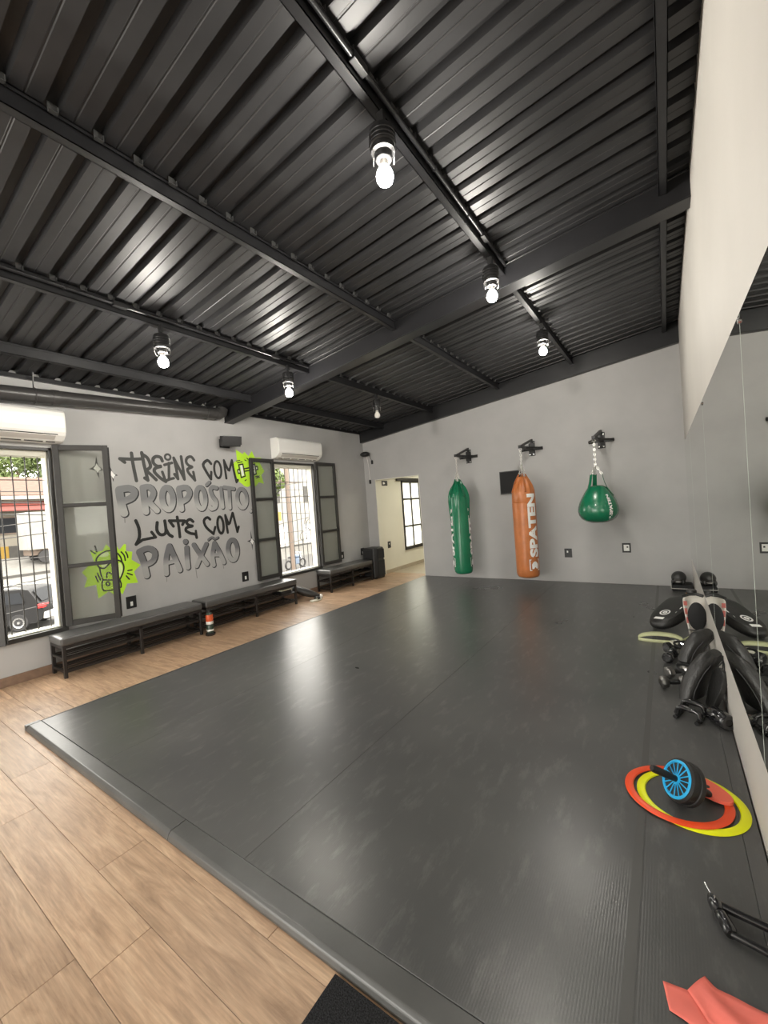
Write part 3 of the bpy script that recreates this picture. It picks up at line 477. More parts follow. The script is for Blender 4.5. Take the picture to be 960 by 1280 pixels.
# rain pipe along the window wall, with elbow and hangers
t = thing('drain_pipe', 'long dark round pipe running along the window wall under the roof', 'pipe', (-5.1, .6, 2.75))
pz = lambda y: 2.773 + (y-1.2)*.05
link('pipe', MB().tube([(-5.1, YR+.01, pz(YR)), (-5.1, 3.50, pz(3.5))], .072, 20), M['pipe'], t, smooth=True)
link('elbow', MB().tube([(-5.1, 3.44, pz(3.44)), (-5.1, 3.50, pz(3.5)+.004), (-5.1, 3.55, pz(3.5)+.03), (-5.1, 3.572, pz(3.5)+.09)], [.078, .078, .074, .07], 20), M['pipe'], t, smooth=True)
for yy in (1.62, 2.62): link('collar', MB().tube([(-5.1, yy-.03, pz(yy-.03)), (-5.1, yy+.03, pz(yy+.03))], .077, 20), M['pipe'], t, smooth=True)
for yy in (1.45, 3.3): link('hanger', MB().tube([(-5.1, yy, pz(yy)+.075), (-5.1, yy, pz(yy)+.11), (-5.08, yy, roofz(-5.08)-.002)], .006, 6), M['pipe'], t); link('pipe_clamp', MB().torus((-5.1, yy, pz(yy)), .077, .005, 20, 5, Matrix.Rotation(PI/2, 3, 'X')), M['pipe'], t)

# ---------------------------------------------------------------- windows with iron bars and folded-back leaves
def leaf(parent, hx, hy, dx, dy, wdt, flip):
    d = Vector((dx, dy, 0)).normalized(); nrm = Vector((d.y, -d.x, 0)) * flip; o = Vector((hx, hy, 0)); z0, z1 = .437, 2.315; tk = .035
    def slab(mb, u0, u1, a, b, t0=0, t1=tk):
        vs = [o + d*u + nrm*t + Vector((0,0,z)) for z in (a, b) for u, t in ((u0,t0),(u1,t0),(u1,t1),(u0,t1))]
        return mb.add(vs, [(0,3,2,1),(4,5,6,7),(0,1,5,4),(1,2,6,5),(2,3,7,6),(3,0,4,7)])
    f = MB(); st = .052; h3 = (z1-z0)/3
    slab(f, 0, st, z0, z1); slab(f, wdt-st, wdt, z0, z1); slab(f, wdt, wdt+.012, z0+.01, z1-.02, .008, .02)
    for z in (z0+.03, z1-.026): slab(f, st, wdt-st, z-.03, z+.026)
    cuts = [z0+.056, z0+h3-.01, z0+2*h3-.005, z1-.052]
    for z in cuts[1:3]: slab(f, st, wdt-st, z-.02, z+.02); slab(f, st, wdt-st, z-.012, z+.012, -.006, tk+.006)
    lf = link('casement_leaf', f, M['frame'], parent, bevel=.003, seg=1)
    edges = [cuts[0], cuts[1]-.02, cuts[1]+.02, cuts[2]-.02, cuts[2]+.02, cuts[3]]
    for i in range(3): link('pane', slab(MB(), st-.004, wdt-st+.004, edges[2*i], edges[2*i+1], .016, .0165), M['glass'], lf)
    h = MB()
    slab(h, wdt-.035, wdt-.02, 1.0, 1.1, tk, tk+.012); link('latch', h, M['black'], lf)
def window(name, y0, y1, leaves):
    z0, z1 = WZ
    root = setting(link(name, MB().box((XL-.10, y0, z0), (XL+.012, y0+.028, z1)).box((XL-.10, y1-.028, z0), (XL+.012, y1, z1))
        .box((XL-.10, y0, z1-.03), (XL+.012, y1, z1)).box((XL-.16, y0-.02, z0-.045), (XL+.03, y1+.02, z0)), M['frame'], bevel=.003, seg=1))
    link('reveal_lining', MB().box((XL-.16, y1-.04, z0), (XL-.035, y1-.0285, z1-.03)).box((XL-.16, y0+.0285, z0), (XL-.035, y0+.04, z1-.03)).box((XL-.16, y0+.04, z1-.085), (XL-.035, y1-.04, z1-.0305)).box((XL-.16, y0+.03, z0), (XL-.03, y1-.03, z0+.012)), M['frame_cream'], root)
    yy = y1 - .085
    while yy > y0 + .03:
        link('grille_bar', MB().cyl((XL-.11, yy, z0+.012), (XL-.11, yy, z1-.085), .0055, 8), M['bar'], root, smooth=True); yy -= .1035
    for z in (1.71, 1.965): link('grille_rail', MB().box((XL-.116, y0+.04, z-.004), (XL-.104, y1-.04, z+.004)), M['bar'], root)
    for lf in leaves: leaf(root, *lf)
    return root
window('window_1', *Wn[0], [(XL+.02, 1.585, .20, .435, .475, 1), (XL+.02, .655, .235, .407, .47, 1)])
window('window_2', *Wn[1], [(XL+.016, 5.425, .0, 1, .525, 1), (XL+.016, 4.465, .0, -1, .455, -1)])

# ================================================================ ceiling lamps
def lamp_at(x, y, label, lit=True):
    z0 = roofz(x) - .1
    t = thing('ceiling_lamp', label, 'lamp', (x, y, z0), 'bare bulb lamps under the purlins')
    zb = z0 - .31
    link('bracket', MB().box((x-.02, y-.012, z0-.06), (x+.02, y+.012, z0-.0005)).cyl((x, y, z0-.06), (x, y, z0-.10), .012, 10), M['black'], t)
    cup = MB().lathe([(.02,-.085),(.058,-.09),(.062,-.10),(.062,-.165),(.056,-.17),(.056,-.178),(.062,-.183),(.060,-.20),(.044,-.205),(.04,-.235),(.034,-.24)], (x, y, z0), 24)
    hd = link('lamp_holder', cup, M['black'], t, smooth=True)
    each('cooling_fin', MB().torus((x,y,z0-.12), .0635, .004, 24, 6).torus((x,y,z0-.14), .0635, .004, 24, 6).torus((x,y,z0-.16), .0635, .004, 24, 6), M['steel'], hd, smooth=True)
    link('bulb_cap', MB().lathe([(.016,-.235),(.02,-.24),(.02,-.262),(.024,-.27),(.02,-.271)], (x,y,z0), 16), M['grey_plastic'], t, smooth=True)
    R = .042
    link('bulb', MB().lathe([(.019,-.262),(.026,-.275),(.036,-.29),(R,-.31),(.041,-.325),(.034,-.343),(.02,-.354),(.004,-.357)], (x,y,z0), 20), M['bulb' if lit else 'bulb_off'], t, smooth=True)
    for k in range(2):
        g = MB()
        a = .6 + k*PI; pts = []
        for i in range(9):
            s = PI*i/8; pts.append((x + math.cos(a)*.05 + math.cos(a+PI/2)*.035*math.cos(s), y + math.sin(a)*.05 + math.sin(a+PI/2)*.035*math.cos(s), z0-.2-.055*math.sin(s)))
        g.tube(pts, .0016, 5); link('guard_wire', g, M['zinc'], t)
lamp_at(-1.06, 1.755, 'lit bulb lamp nearest the viewer, highest in the photo, on the right-hand purlin')
lamp_at(-1.07, 3.30, 'lit bulb lamp on the right-hand purlin just before the main cross beam')
lamp_at(-1.065, 4.95, 'lit bulb lamp on the right-hand purlin beyond the cross beam, above the orange bag')
lamp_at(-3.44, 1.87, 'lit bulb lamp nearest the left wall, hanging above the mural')
lamp_at(-3.44, 3.28, 'lit bulb lamp against the left part of the main cross beam')
lamp_at(-3.46, 5.03, 'unlit white bulb lamp hanging toward the far left corner', False)
for x in (-1.06, -3.44):
    lamp_at(x, -.6, 'added lit bulb lamp, unseen behind the viewer on the right-hand purlin' if x > -2 else 'added lit bulb lamp, unseen behind the viewer on the left-hand purlin')  # unseen lamps added to light the near part of the room
for x, nm in ((-1.04, 'right'), (-3.44, 'left')):
    z = roofz(x) - .045
    t = thing('conduit', 'thin black electrical conduit running along the %s-hand lamp purlin' % nm, 'conduit', (x, .8, z))
    link('tube', MB().tube([(x, YR+.01, z), (x, MB_Y[0]-.03, z)], .0125, 10), M['steel'], t, smooth=True)
    f = MB()
    for y in (1.56, 3.12): f.box((x-.018, y-.05, z-.02), (x+.018, y+.05, z+.02))
    each('junction_box', f, M['black'], t, bevel=.004)
    for y in (.5, 1.2, 2.3, 2.8): link('saddle', MB().torus((x, y, z), .014, .004, 14, 5, Matrix.Rotation(PI/2, 3, 'X')), M['steel'], t)

# ================================================================ window wall: air conditioners, mural, speaker, outlets
def aircon(y0, y1, label):
    t = thing('air_conditioner', label, 'air conditioner', (XL, (y0+y1)/2, 2.33), 'white split air conditioners above the windows')
    pr = [(0,2.66),(.13,2.66),(.17,2.65),(.195,2.625),(.203,2.58),(.205,2.47),(.198,2.425),(.18,2.39),(.12,2.345),(.07,2.33),(0,2.328)]
    link('housing', MB().prism(pr, (XL+.001, y0, 0), (1,0,0), (0,0,1), (0, y1-y0, 0)), M['white_plastic'], t, bevel=.012, seg=3)
    def q(s, off):   # point on the slanted underside, s from front to back
        a, b = Vector((.192, 0, 2.405)), Vector((.085, 0, 2.333)); d = b - a; n = Vector((d.z, 0, -d.x)).normalized()
        n = n if n.z < 0 else -n
        p = a + d*s + n*off; return p.x, p.z
    def quad(m_, s0, s1, o0, o1, a, b):
        pts = [q(s0,o0), q(s1,o0), q(s1,o1), q(s0,o1)]
        return m_.prism(pts, (XL, a, 0), (1,0,0), (0,0,1), (0, b-a, 0))
    link('air_outlet', quad(MB(), .02, .98, .001, .004, y0+.07, y1-.07), M['dark_slot'], t)
    link('louver', quad(MB(), .12, .62, .004, .012, y0+.085, y1-.085), M['grey_plastic'], t, bevel=.002)
    vz = MB()
    for k in range(5): yy = y0 + .16 + (y1-y0-.32)*k/4; quad(vz, .64, .94, .004, .010, yy-.01, yy+.01)
    each('vane', vz, M['white_plastic'], t)
    return t
aircon(.66, 1.66, 'white split air conditioner above the nearer window at the left edge')
aircon(4.46, 5.45, 'white split air conditioner above the farther window with folded-back leaves')

mur = thing('wall_mural', 'spray-painted lettering mural reading TREINE COM PROPÓSITO LUTE COM PAIXÃO on the grey wall', 'mural', (XL, 3.0, 1.5))
U, V = (0,1,0), (0,0,1)
def strokes(key, m, lay, name='letter', parent=None, groups=None, outline=False):
    for n_, g in enumerate(groups or [range(len(STROKES[key]))]):
        x = XL + .0008 + lay*.0004 + (n_ % 3)*.0001; sub = [STROKES[key][i] for i in g]
        o_ = link(name, painted(MB(), sub, x), M[m], parent or mur)
        if outline:
            o_.data.transform(Matrix.Translation(rootloc(mur))); o_.location = -rootloc(mur)   # fade reads wall heights
            ol = link('letter_outline', painted(MB(), sub, x-.0006, grow=.012, dy=.009, dz=-.008), M['paint_line'], mur)
    return o_
for k_ in range(len(STROKES['drip'])): strokes('drip', 'paint_drip', 0, 'paint_drip', groups=[[k_]])
strokes('proposito', 'fade1', 3, groups=[[0,1],[2,3,4],[5],[6,7],[8,9],[10],[11],[12,13],[14],[15]], outline=True)
strokes('paixao', 'fade2', 3, groups=[[0,1],[2,3,4],[5,6],[7,8],[9,10,11,12],[13]], outline=True)
strokes('treine', 'paint_dark', 5, groups=[[0,1,4],[2,3,5],[6,7,8],[9,10,11,12],[13,14,15],[16,17,18]])
strokes('com1', 'paint_dark2', 7, groups=[[0,1],[2],[3,4,5]]); strokes('lute', 'paint_black', 5, groups=[[0,1],[2,3],[4,5,6,7],[8,9,10]]); strokes('com2', 'paint_black', 5, groups=[[0,1],[2],[3,4,5]])
def flat(keys, m, lay, name, parent):
    b = MB()
    for poly in POLYS[keys]: b.add([(XL+.0008+lay*.0004, p[0], p[1]) for p in poly], [tuple(range(len(poly)))])
    each(name, b, M[m], parent)
for nm, pl, m_, lay in (('sparkle_outline', 'star_line', 'paint_line', 1), ('sparkle', 'star_fill', 'paint_white', 2)): flat(pl, m_, lay, nm, mur)
bu = thing('wall_painting', 'lime starburst painting with a black-line boxing glove, behind the open window leaf', 'painting', (XL, 2.0, .95))
flat('burst1', 'lime', 3, 'starburst', bu); flat('burst1_light', 'lime_pale', 4, 'glove_highlight', bu); stuff(strokes('icon1', 'paint_black', 5, 'glove_drawing', bu))
bu = thing('wall_painting', 'lime starburst painting with a dumbbell drawing, top right of the lettering', 'painting', (XL, 4.0, 2.15))
flat('burst2', 'lime', 3, 'starburst', bu); flat('burst2_light', 'paint_white', 4, 'dumbbell_highlight', bu); stuff(strokes('icon2', 'paint_black', 5, 'dumbbell_drawing', bu))

t = thing('wall_speaker', 'small black box loudspeaker on a bracket high on the window wall above the mural', 'speaker', (XL, 3.63, 2.52))
R1 = Matrix.Rotation(math.radians(-22), 3, 'Z') @ Matrix.Rotation(math.radians(12), 3, 'Y')
link('cabinet', MB().box((XL+.06, 3.50, 2.445), (XL+.21, 3.755, 2.59), R1), M['black'], t, bevel=.012)
link('grille', MB().box((XL+.204, 3.515, 2.458), (XL+.213, 3.74, 2.577), R1), M['dark_slot'], t)
link('bracket', MB().box((XL+.0005, 3.54, 2.44), (XL+.012, 3.70, 2.56)).box((XL+.01, 3.6, 2.49), (XL+.09, 3.64, 2.53)), M['black'], t)

def outlet(face, a, z, label, kind=0):     # face 'L': on the window wall, 'B': on the far wall, 'H': hall wall
    if face == 'L': o, u, n = Vector((XL, a, z)), Vector((0,1,0)), Vector((1,0,0))
    elif face == 'H': o, u, n = Vector((HX, a, z)), Vector((0,1,0)), Vector((1,0,0))
    else: o, u, n = Vector((a, YB, z)), Vector((1,0,0)), Vector((0,-1,0))
    t = thing('power_outlet', label, 'outlet', o, 'black outlet plates low on the walls'); v = Vector((0,0,1))
    def pl(w, h, t0, t1, cx=0, cz=0): return MB().prism([(cx-w/2,cz-h/2),(cx+w/2,cz-h/2),(cx+w/2,cz+h/2),(cx-w/2,cz+h/2)], o + n*t0, u, v, n*(t1-t0))
    link('cover_plate', pl(.11, .14, .0005, .009), M['black'], t, bevel=.003)
    if kind == 0: link('socket', pl(.028, .05, .009, .012, 0, -.018), M['white_plastic'], t, bevel=.003)
    elif kind == 2:
        link('socket', pl(.07, .09, .009, .012), M['white_plastic'], t); link('socket_hole', pl(.02, .022, .012, .013, .012, .012), M['black'], t)
    else: link('socket', pl(.02, .03, .009, .012, -.01, .02), M['white_plastic'], t)
outlet('L', 2.22, .535, 'black outlet plate under the mural beside the nearer window leaf, above the first bench')
outlet('L', 3.80, .545, 'black outlet plate below the mural at the left leaf of the far window')
outlet('L', 6.01, .545, 'black outlet plate at the outer edge of the far window leaf above the third bench')
outlet('L', 6.66, .535, 'black outlet plate on the window wall just behind the floor speaker')
outlet('H', 7.29, .60, 'black outlet plate on the cream hall wall right of the floor speaker', 1)
outlet('B', -1.312, .494, 'black outlet plate on the far wall between the orange bag and the teardrop bag', 1)
outlet('B', -.515, .575, 'black outlet plate with white socket, right of the teardrop bag near the mirror', 2)
outlet('B', -2.02, .53, 'black outlet plate almost hidden behind the orange bag')

t = thing('exit_sign', 'tiny black and white exit sign high on the cream hall wall', 'sign', (HX, 7.27, 1.92))
link('sign_plate', MB().box((HX+.0005, 7.17, 1.868), (HX+.006, 7.38, 1.975)), M['black'], t)
link('arrow_symbol', MB().prism([(7.21,1.90),(7.26,1.90),(7.29,1.92),(7.26,1.945),(7.21,1.945)], (HX+.006,0,0), (0,1,0), (0,0,1), (.001,0,0)), M['print_white'], t)
t = thing('emergency_light', 'black dome luminaire in the far left corner with plugged cords hanging down', 'light fitting', (-5.09, 6.86, 2.55))
link('dome', MB().ell((-5.08, 6.83, 2.53), (.105, .09, .052), 20, 10), M['black'], t, smooth=True)
link('mount', MB().box((-5.12, 6.86, 2.50), (-5.04, 6.929, 2.56)), M['black'], t)
for x, z1, dx in ((-5.06, 1.97, .0), (-4.985, 2.37, .01)):
    link('cord', MB().tube([(x-.0, 6.85, 2.50), (x+dx, 6.90, 2.40 if z1 > 2.2 else 2.3), (x+dx, 6.92, z1)], .004, 6), M['white_plastic' if z1 < 2.2 else 'black'], t)
    link('plug', MB().box((x+dx-.018, 6.90, z1-.05), (x+dx+.018, 6.929, z1+.03)), M['black'], t, bevel=.006)
t = thing('wall_panel', 'dark grey square panel on the far wall half hidden behind the orange bag', 'panel', (-2.14, YB, 1.68))
link('case', MB().box((-2.315, YB-.045, 1.49), (-1.93, YB-.0005, 1.875)), M['screen'], t, bevel=.006)
link('front_plate', MB().box((-2.30, YB-.05, 1.505), (-1.945, YB-.045, 1.86)), M['black_cloth'], t)

# ================================================================ punching bags on wall brackets
def bracket(x, yb, z, label):
    t = thing('wall_bracket', label, 'bracket', (x, YB, z), 'black punching bag wall brackets')
    ln = YB - yb
    link('wall_plate', MB().prism([(-.05,-.11),(.05,-.11),(.05,.13),(-.05,.13)], (x+.03, YB-.0005, z), (1,0,0), (0,0,1), (0,-.008,0)).box((x-.14, YB-.009, z-.025), (x+.20, YB-.0005, z+.025)), M['black'], t, bevel=.002)
    link('arm', MB().bar((x+.03, YB-.008, z), (x, yb-.03, z), .045, .045), M['black'], t, bevel=.003)
    for sx in (-.13, .19): link('side_brace', MB().bar((x+sx, YB-.012, z), (x+.01, yb+ln*.35, z), .03, .03), M['black'], t)
    link('top_brace', MB().bar((x+.03, YB-.012, z+.15), (x+.006, yb+ln*.12, z+.02), .035, .03), M['black'], t)
    b = MB()
    for dx, dz in ((-.13,0),(.19,0),(.0,.10),(.06,.10),(.0,-.085),(.06,-.085)): b.lathe([(.014,0),(.014,.01),(.008,.018)], (x+dx, YB-.009, z+dz), 10, (0,-1,0))
    each('bolt', b, M['chrome'], t, smooth=True)
    link('hook', MB().torus((x, yb, z-.042), .02, .005, 16, 6, Matrix.Rotation(PI/2, 3, 'X')), M['zinc'], t)
def chain(t, p, q, n=None, r=.004):
    p, q = Vector(p), Vector(q); L_ = (q-p).length; n = n or max(2, int(L_/.03)); b = MB(); d = (q-p).normalized()
    rot = Vector((0,0,1)).rotation_difference(d).to_matrix()
    for i in range(n):
        c = p + (q-p)*((i+.5)/n)
        b.torus(c, .011, r, 12, 5, rot @ Matrix.Rotation(PI/2*(i % 2), 3, 'Z') @ Matrix.Rotation(PI/2, 3, 'X'), rz=L_/n*.62)
    return link('chain', b, M['zinc'], t, smooth=True)
def bagmesh(x, y, prof, folds, n=48, amp=.0):
    b = MB()
    for i, (r, z) in enumerate(prof):
        for k in range(n):
            a = 2*PI*k/n; f = folds(a, z) if folds else 0
            b.v.append((x + (r+f*min(1, r*12))*math.cos(a), y + (r+f*min(1, r*12))*math.sin(a), z))
    for i in range(len(prof)-1):
        for k in range(n): b.f.append((i*n+k, i*n+(k+1)%n, (i+1)*n+(k+1)%n, (i+1)*n+k))
    b.f.append(tuple(range(n-1,-1,-1))); b.f.append(tuple((len(prof)-1)*n+k for k in range(n))); return b
def wrap_text(t, x, y, rad, ang, z0, size, name='lettering', bold=.02, word='SPATEN', mapf=None, stretch=1.0):
    vs, fs = text_tris(word, size, bold)
    h = max(v[1] for v in vs); out = []
    for u_, v_ in vs:
        a = ang - (v_ - h/2)/rad       # letter tops point to the left, reading upward
        z = z0 + u_*stretch
        r = (mapf(z) if mapf else rad) + .0025
        out.append((x + r*math.cos(a), y + r*math.sin(a), z))
    return link(name, MB().add(out, fs), M['print_white'], t)
def emblem(t, x, y, rad, ang, z0, s, mapf=None):   # framed badge with a rounded spade in it
    def W(us): 
        out = []
        for u_, v_ in us:
            a = ang - (v_*s)/rad; z = z0 + u_*s; r = (mapf(z) if mapf else rad) + .0025; out.append((x+r*math.cos(a), y+r*math.sin(a), z))
        return out
    b = MB(); e = .5; k = .42
    for q in ([(-e,-e),(e,-e),(e,-k),(-e,-k)], [(-e,k),(e,k),(e,e),(-e,e)], [(-e,-k),(-k,-k),(-k,k),(-e,k)], [(k,-k),(e,-k),(e,k),(k,k)]): b.add(W(q), [(0,1,2,3)])
    b.add(W([(-.34,-.3),(.06,-.3),(.2,-.2),(.3,-.08),(.3,.08),(.2,.2),(.06,.3),(-.34,.3),(-.34,.12),(-.22,.05),(-.22,-.05),(-.34,-.12)]), [tuple(range(12))])
    return link('emblem', b, M['print_white'], t)
toCam = lambda x, y: math.atan2(-y, -x)

# first bag: slim green
bx, by = -2.89, 6.45
bracket(bx, by, 2.20, 'black wall bracket holding the slim green bag')
t = thing('punching_bag', 'tall slim green punching bag with white side lettering, leftmost of the three hanging bags', 'punching bag', (bx, by, .2))
def fold1(a, z):
    s = max(0, min(1, (z-1.1)/.45)); return s*(.016*math.sin(5*a+1.2) + .012*math.sin(9*a)) + .003*math.sin(3*a+z*3)
pr = [(.02,.205),(.10,.203),(.13,.212),(.148,.235),(.155,.28),(.158,.5),(.160,.8),(.163,1.1),(.167,1.35),(.168,1.43),(.158,1.52),(.135,1.60),(.105,1.66),(.075,1.705),(.058,1.74),(.052,1.765),(.03,1.76)]
link('bag_body', bagmesh(bx, by, pr, fold1), M['green'], t, smooth=True)
rad1 = lambda z: .161 if z < 1.1 else .165
st = MB()
for k in range(4):
    a = PI/4 + k*PI/2 + .2; c, s = math.cos(a), math.sin(a)
    st.tube([(bx+c*.160, by+s*.160, 1.50), (bx+c*.108, by+s*.108, 1.66), (bx+c*.060, by+s*.060, 1.755), (bx+c*.045, by+s*.045, 1.80)], [.03,.03,.026,.02], 8, flat=(1, .35))
each('hanging_strap', st, M['green'], t, smooth=True)
for k in range(4):
    a = PI/4 + k*PI/2 + .2; chain(t, (bx+math.cos(a)*.043, by+math.sin(a)*.043, 1.785), (bx, by, 1.95), 6)
chain(t, (bx, by, 1.945), (bx, by, 2.145), 7)
for s in (-1, 1):
    ang = toCam(bx, by) + s*math.radians(77)
    wrap_text(t, bx, by, .1625, ang, .52, .175, stretch=1.28, bold=.008); emblem(t, bx, by, .1625, ang, .405, .15)

# second bag: orange-tan
bx, by = -1.79, 6.36
bracket(bx, by, 2.19, 'black wall bracket holding the orange bag')
t = thing('punching_bag', 'tall orange-tan leather punching bag with white lettering, middle of the three hanging bags', 'punching bag', (bx, by, .2))
def fold2(a, z):
    s = max(0, min(1, (z-1.42)/.2)); return s*(.012*math.sin(7*a) + .008*math.sin(11*a+1)) + .002*math.sin(4*a+z*5)
pr = [(.02,.205),(.10,.203),(.14,.212),(.160,.236),(.167,.285),(.169,.5),(.171,.9),(.170,1.25),(.170,1.335),(.166,1.338),(.169,1.345),(.168,1.44),(.158,1.52),(.135,1.59),(.105,1.65),(.08,1.695),(.062,1.73),(.05,1.735),(.02,1.70)]
link('bag_body', bagmesh(bx, by, pr, fold2), M['orange'], t, smooth=True)
st = MB()
for k in range(4):
    a = k*PI/2 + .5; c, s = math.cos(a), math.sin(a)
    st.tube([(bx+c*.160, by+s*.160, 1.50), (bx+c*.108, by+s*.108, 1.655), (bx+c*.066, by+s*.066, 1.735), (bx+c*.045, by+s*.045, 1.775)], [.03,.03,.026,.02], 8, flat=(1, .35))
each('hanging_strap', st, M['orange'], t, smooth=True)
for k in range(4):
    a = k*PI/2 + .5; chain(t, (bx+math.cos(a)*.043, by+math.sin(a)*.043, 1.765), (bx, by, 1.93), 6)
chain(t, (bx, by, 1.925), (bx, by, 2.135), 7)
ang = toCam(bx, by) + math.radians(37)
wrap_text(t, bx, by, .1715, ang, .525, .18, stretch=1.50, bold=.009); emblem(t, bx, by, .1715, ang, .405, .17)

# third bag: green teardrop
bx, by = -.785, 6.36
bracket(bx, by, 2.175, 'black wall bracket holding the teardrop bag, nearest the mirror')
t = thing('punching_bag', 'round green teardrop punching bag with two straps, rightmost of the three hanging bags', 'punching bag', (bx, by, 1.0))
pr = [(.02,.998),(.10,1.002),(.165,1.022),(.215,1.06),(.245,1.11),(.256,1.165),(.25,1.22),(.228,1.29),(.195,1.36),(.155,1.43),(.115,1.485),(.075,1.512),(.03,1.517)]
link('bag_body', bagmesh(bx, by, pr, lambda a, z: .003*math.sin(5*a)), M['green'], t, smooth=True)
def radt(z):
    for (r0, z0), (r1, z1) in zip(pr, pr[1:]):
        if z0 <= z <= z1: return r0 + (r1-r0)*(z-z0)/max(1e-6, z1-z0)
    return .1
for a, top in ((3.95, 1.67), (.1, 1.66), (1.9, 1.66)):
    c, s = math.cos(a), math.sin(a)
    link('strap', MB().tube([(bx+c*.20, by+s*.20, 1.36), (bx+c*.125, by+s*.125, 1.48), (bx+c*.10, by+s*.10, 1.55), (bx+c*.075, by+s*.075, 1.67)], [.03,.03,.028,.026], 8, flat=(1, .18)), M['green'], t, smooth=True)
    chain(t, (bx+c*.075, by+s*.075, 1.665), (bx, by, 1.80), 4, .005)
chain(t, (bx, by, 1.79), (bx, by, 2.13), 10, .0055)
ang = toCam(bx, by) + math.radians(36)
wrap_text(t, bx, by, .25, ang, 1.11, .068, stretch=1.15, bold=.004, mapf=radt); emblem(t, bx, by, .25, ang, 1.075, .055, mapf=radt)

# ================================================================ mirror on the right wall
t = thing('wall_mirror', 'long frameless mirror along the white right wall', 'mirror', (XR, 2.6, 1.2))
for a, b in ((5.52, YB-.003), (3.66, 5.517), (1.903, 3.657), (.1, 1.90), (-1.7, .097)):
    link('mirror_panel', MB().box((XR-.006, a, .44), (XR-.0005, b, 2.025)), M['mirror'], t)
    link('panel_edge', MB().box((XR-.0065, a-.003, .44), (XR-.0005, a, 2.025)), M['mirror_edge'], t)
for y in (1.90, 3.66): link('mirror_clip', MB().lathe([(.012,0),(.012,.004),(.006,.007)], (XR-.006, y, 2.0), 12, (-1,0,0)), M['chrome'], t)

# ================================================================ benches along the window wall
def bench(y0, y1, label):
    t = thing('bench', label, 'bench', (-5.02, (y0+y1)/2, 0), 'charcoal benches with shoe shelves under the windows')
    xa, xb = -5.18, -4.85; s = .03
    link('cushion', MB().box((xa, y0-.01, .315), (xb+.01, y1+.01, .395)), M['cushion'], t, bevel=.024, seg=4)
    for y in (y0+s/2, (y0+y1)/2, y1-s/2):
        for x in (xa+s/2, xb-s/2): link('leg', MB().box((x-s/2, y-s/2, 0), (x+s/2, y+s/2, .315)), M['bench_steel'], t, bevel=.002, seg=1)
    f = MB()
    for x in (xa+s/2, xb-s/2): f.box((x-s/2, y0+s, .285), (x+s/2, y1-s, .3149))
    for y in (y0+s/2, y1-s/2): f.box((xa+s, y-s/2, .285), (xb-s, y+s/2, .3149))
    each('top_rail', f, M['bench_steel'], t)
    for z in (.05, .175):
        r = MB()
        for x in (xa+s/2, xb-s/2): r.box((x-.011, y0+s, z), (x+.011, y1-s, z+.022))
        for y in (y0+s/2, y1-s/2, (y0+y1)/2): r.box((xa+s, y-.011, z), (xb-s, y+.011, z+.022))
        for x in (xa+.09, xa+.165, xa+.24): r.box((x-.007, y0+s, z+.006), (x+.007, y1-s, z+.018))
        each('shelf_rail', r, M['bench_steel'], t)
bench(1.43, 2.87, 'charcoal padded bench with shelves under the nearer window, nearest the viewer')
bench(2.94, 4.47, 'charcoal padded bench with shelves below the mural, middle of the three')
bench(5.27, 6.50, 'charcoal padded bench with shelves under the far window, beside the floor speaker')

# ================================================================ floor mat
MZ = .04
t = thing('training_mat', 'large dark grey ribbed training mat covering most of the floor', 'mat', (-1.85, 3.9, 0))
xs = [-3.893, -2.86, -1.503, -.153, .182, XR-.006]
for a, b in zip(xs, xs[1:]):
    link('mat_panel', MB().box((a+.0004, .988, .0005), (b-.0004, YB-.004, MZ)), M['rubber'], t, bevel=.0012, seg=1)
link('seam_tape', MB().box((-.172, 1.0, MZ), (-.142, YB-.02, MZ+.0012)), M['tape'], t)
def ramp(x0, x1):
    link('edge_ramp', MB().prism([(.896,.0005),(.986,.0005),(.986,MZ+.001),(.915,MZ-.001),(.902,.028),(.896,.012)], (x0, 0, 0), (0,1,0), (0,0,1), (x1-x0, 0, 0)), M['ramp'], t, bevel=.004, seg=2)
for a, b in ((-3.893,-1.938),(-1.935,.0),(.003,XR-.006)): ramp(a, b)
link('corner_piece', MB().box((-3.935, .896, .0005), (-3.895, .986, MZ)), M['ramp'], t, bevel=.006)
for a, b in ((.989, 2.9), (2.904, 4.9), (4.904, YB-.01)):
    link('edge_ramp', MB().prism([(-3.933,.0005),(-3.896,.0005),(-3.896,MZ),(-3.925,MZ-.006)], (0, a, 0), (1,0,0), (0,0,1), (0, b-a, 0)), M['ramp'], t)
tag(link('door_mat', MB().box((-.918, .12, .0005), (.2, .885, .014)), M['carpet'], bevel=.003, loc=(-.4, .5, 0)), 'black coir carpet piece on the wood floor against the training mat, bottom of the photo', 'mat')

# ================================================================ by the window wall
t = thing('floor_speaker', 'large black loudspeaker standing on the wood floor beside the doorway', 'speaker', (-4.93, 6.68, 0))
cab = [(-5.10,6.53),(-4.83,6.53),(-4.77,6.60),(-4.77,6.80),(-4.83,6.87),(-5.10,6.87)]
link('cabinet', MB().prism(cab, (0,0,.012), (1,0,0), (0,1,0), (0,0,.60)), M['black'], t, bevel=.025, seg=3)
each('grille', MB().box((-4.772, 6.59, .05), (-4.76, 6.81, .36)).box((-4.772, 6.59, .40), (-4.76, 6.81, .58)), M['black_cloth'], t, bevel=.006)
each('side_panel', MB().box((-5.06, 6.522, .05), (-4.87, 6.531, .38)).box((-5.06, 6.522, .42), (-4.87, 6.531, .57)), M['black_cloth'], t, bevel=.004)
each('foot', MB().box((-5.08, 6.55, 0), (-5.03, 6.6, .014)).box((-4.86, 6.55, 0), (-4.81, 6.6, .014)).box((-5.08, 6.8, 0), (-5.03, 6.85, .014)).box((-4.86, 6.8, 0), (-4.81, 6.85, .014)), M['black'], t)

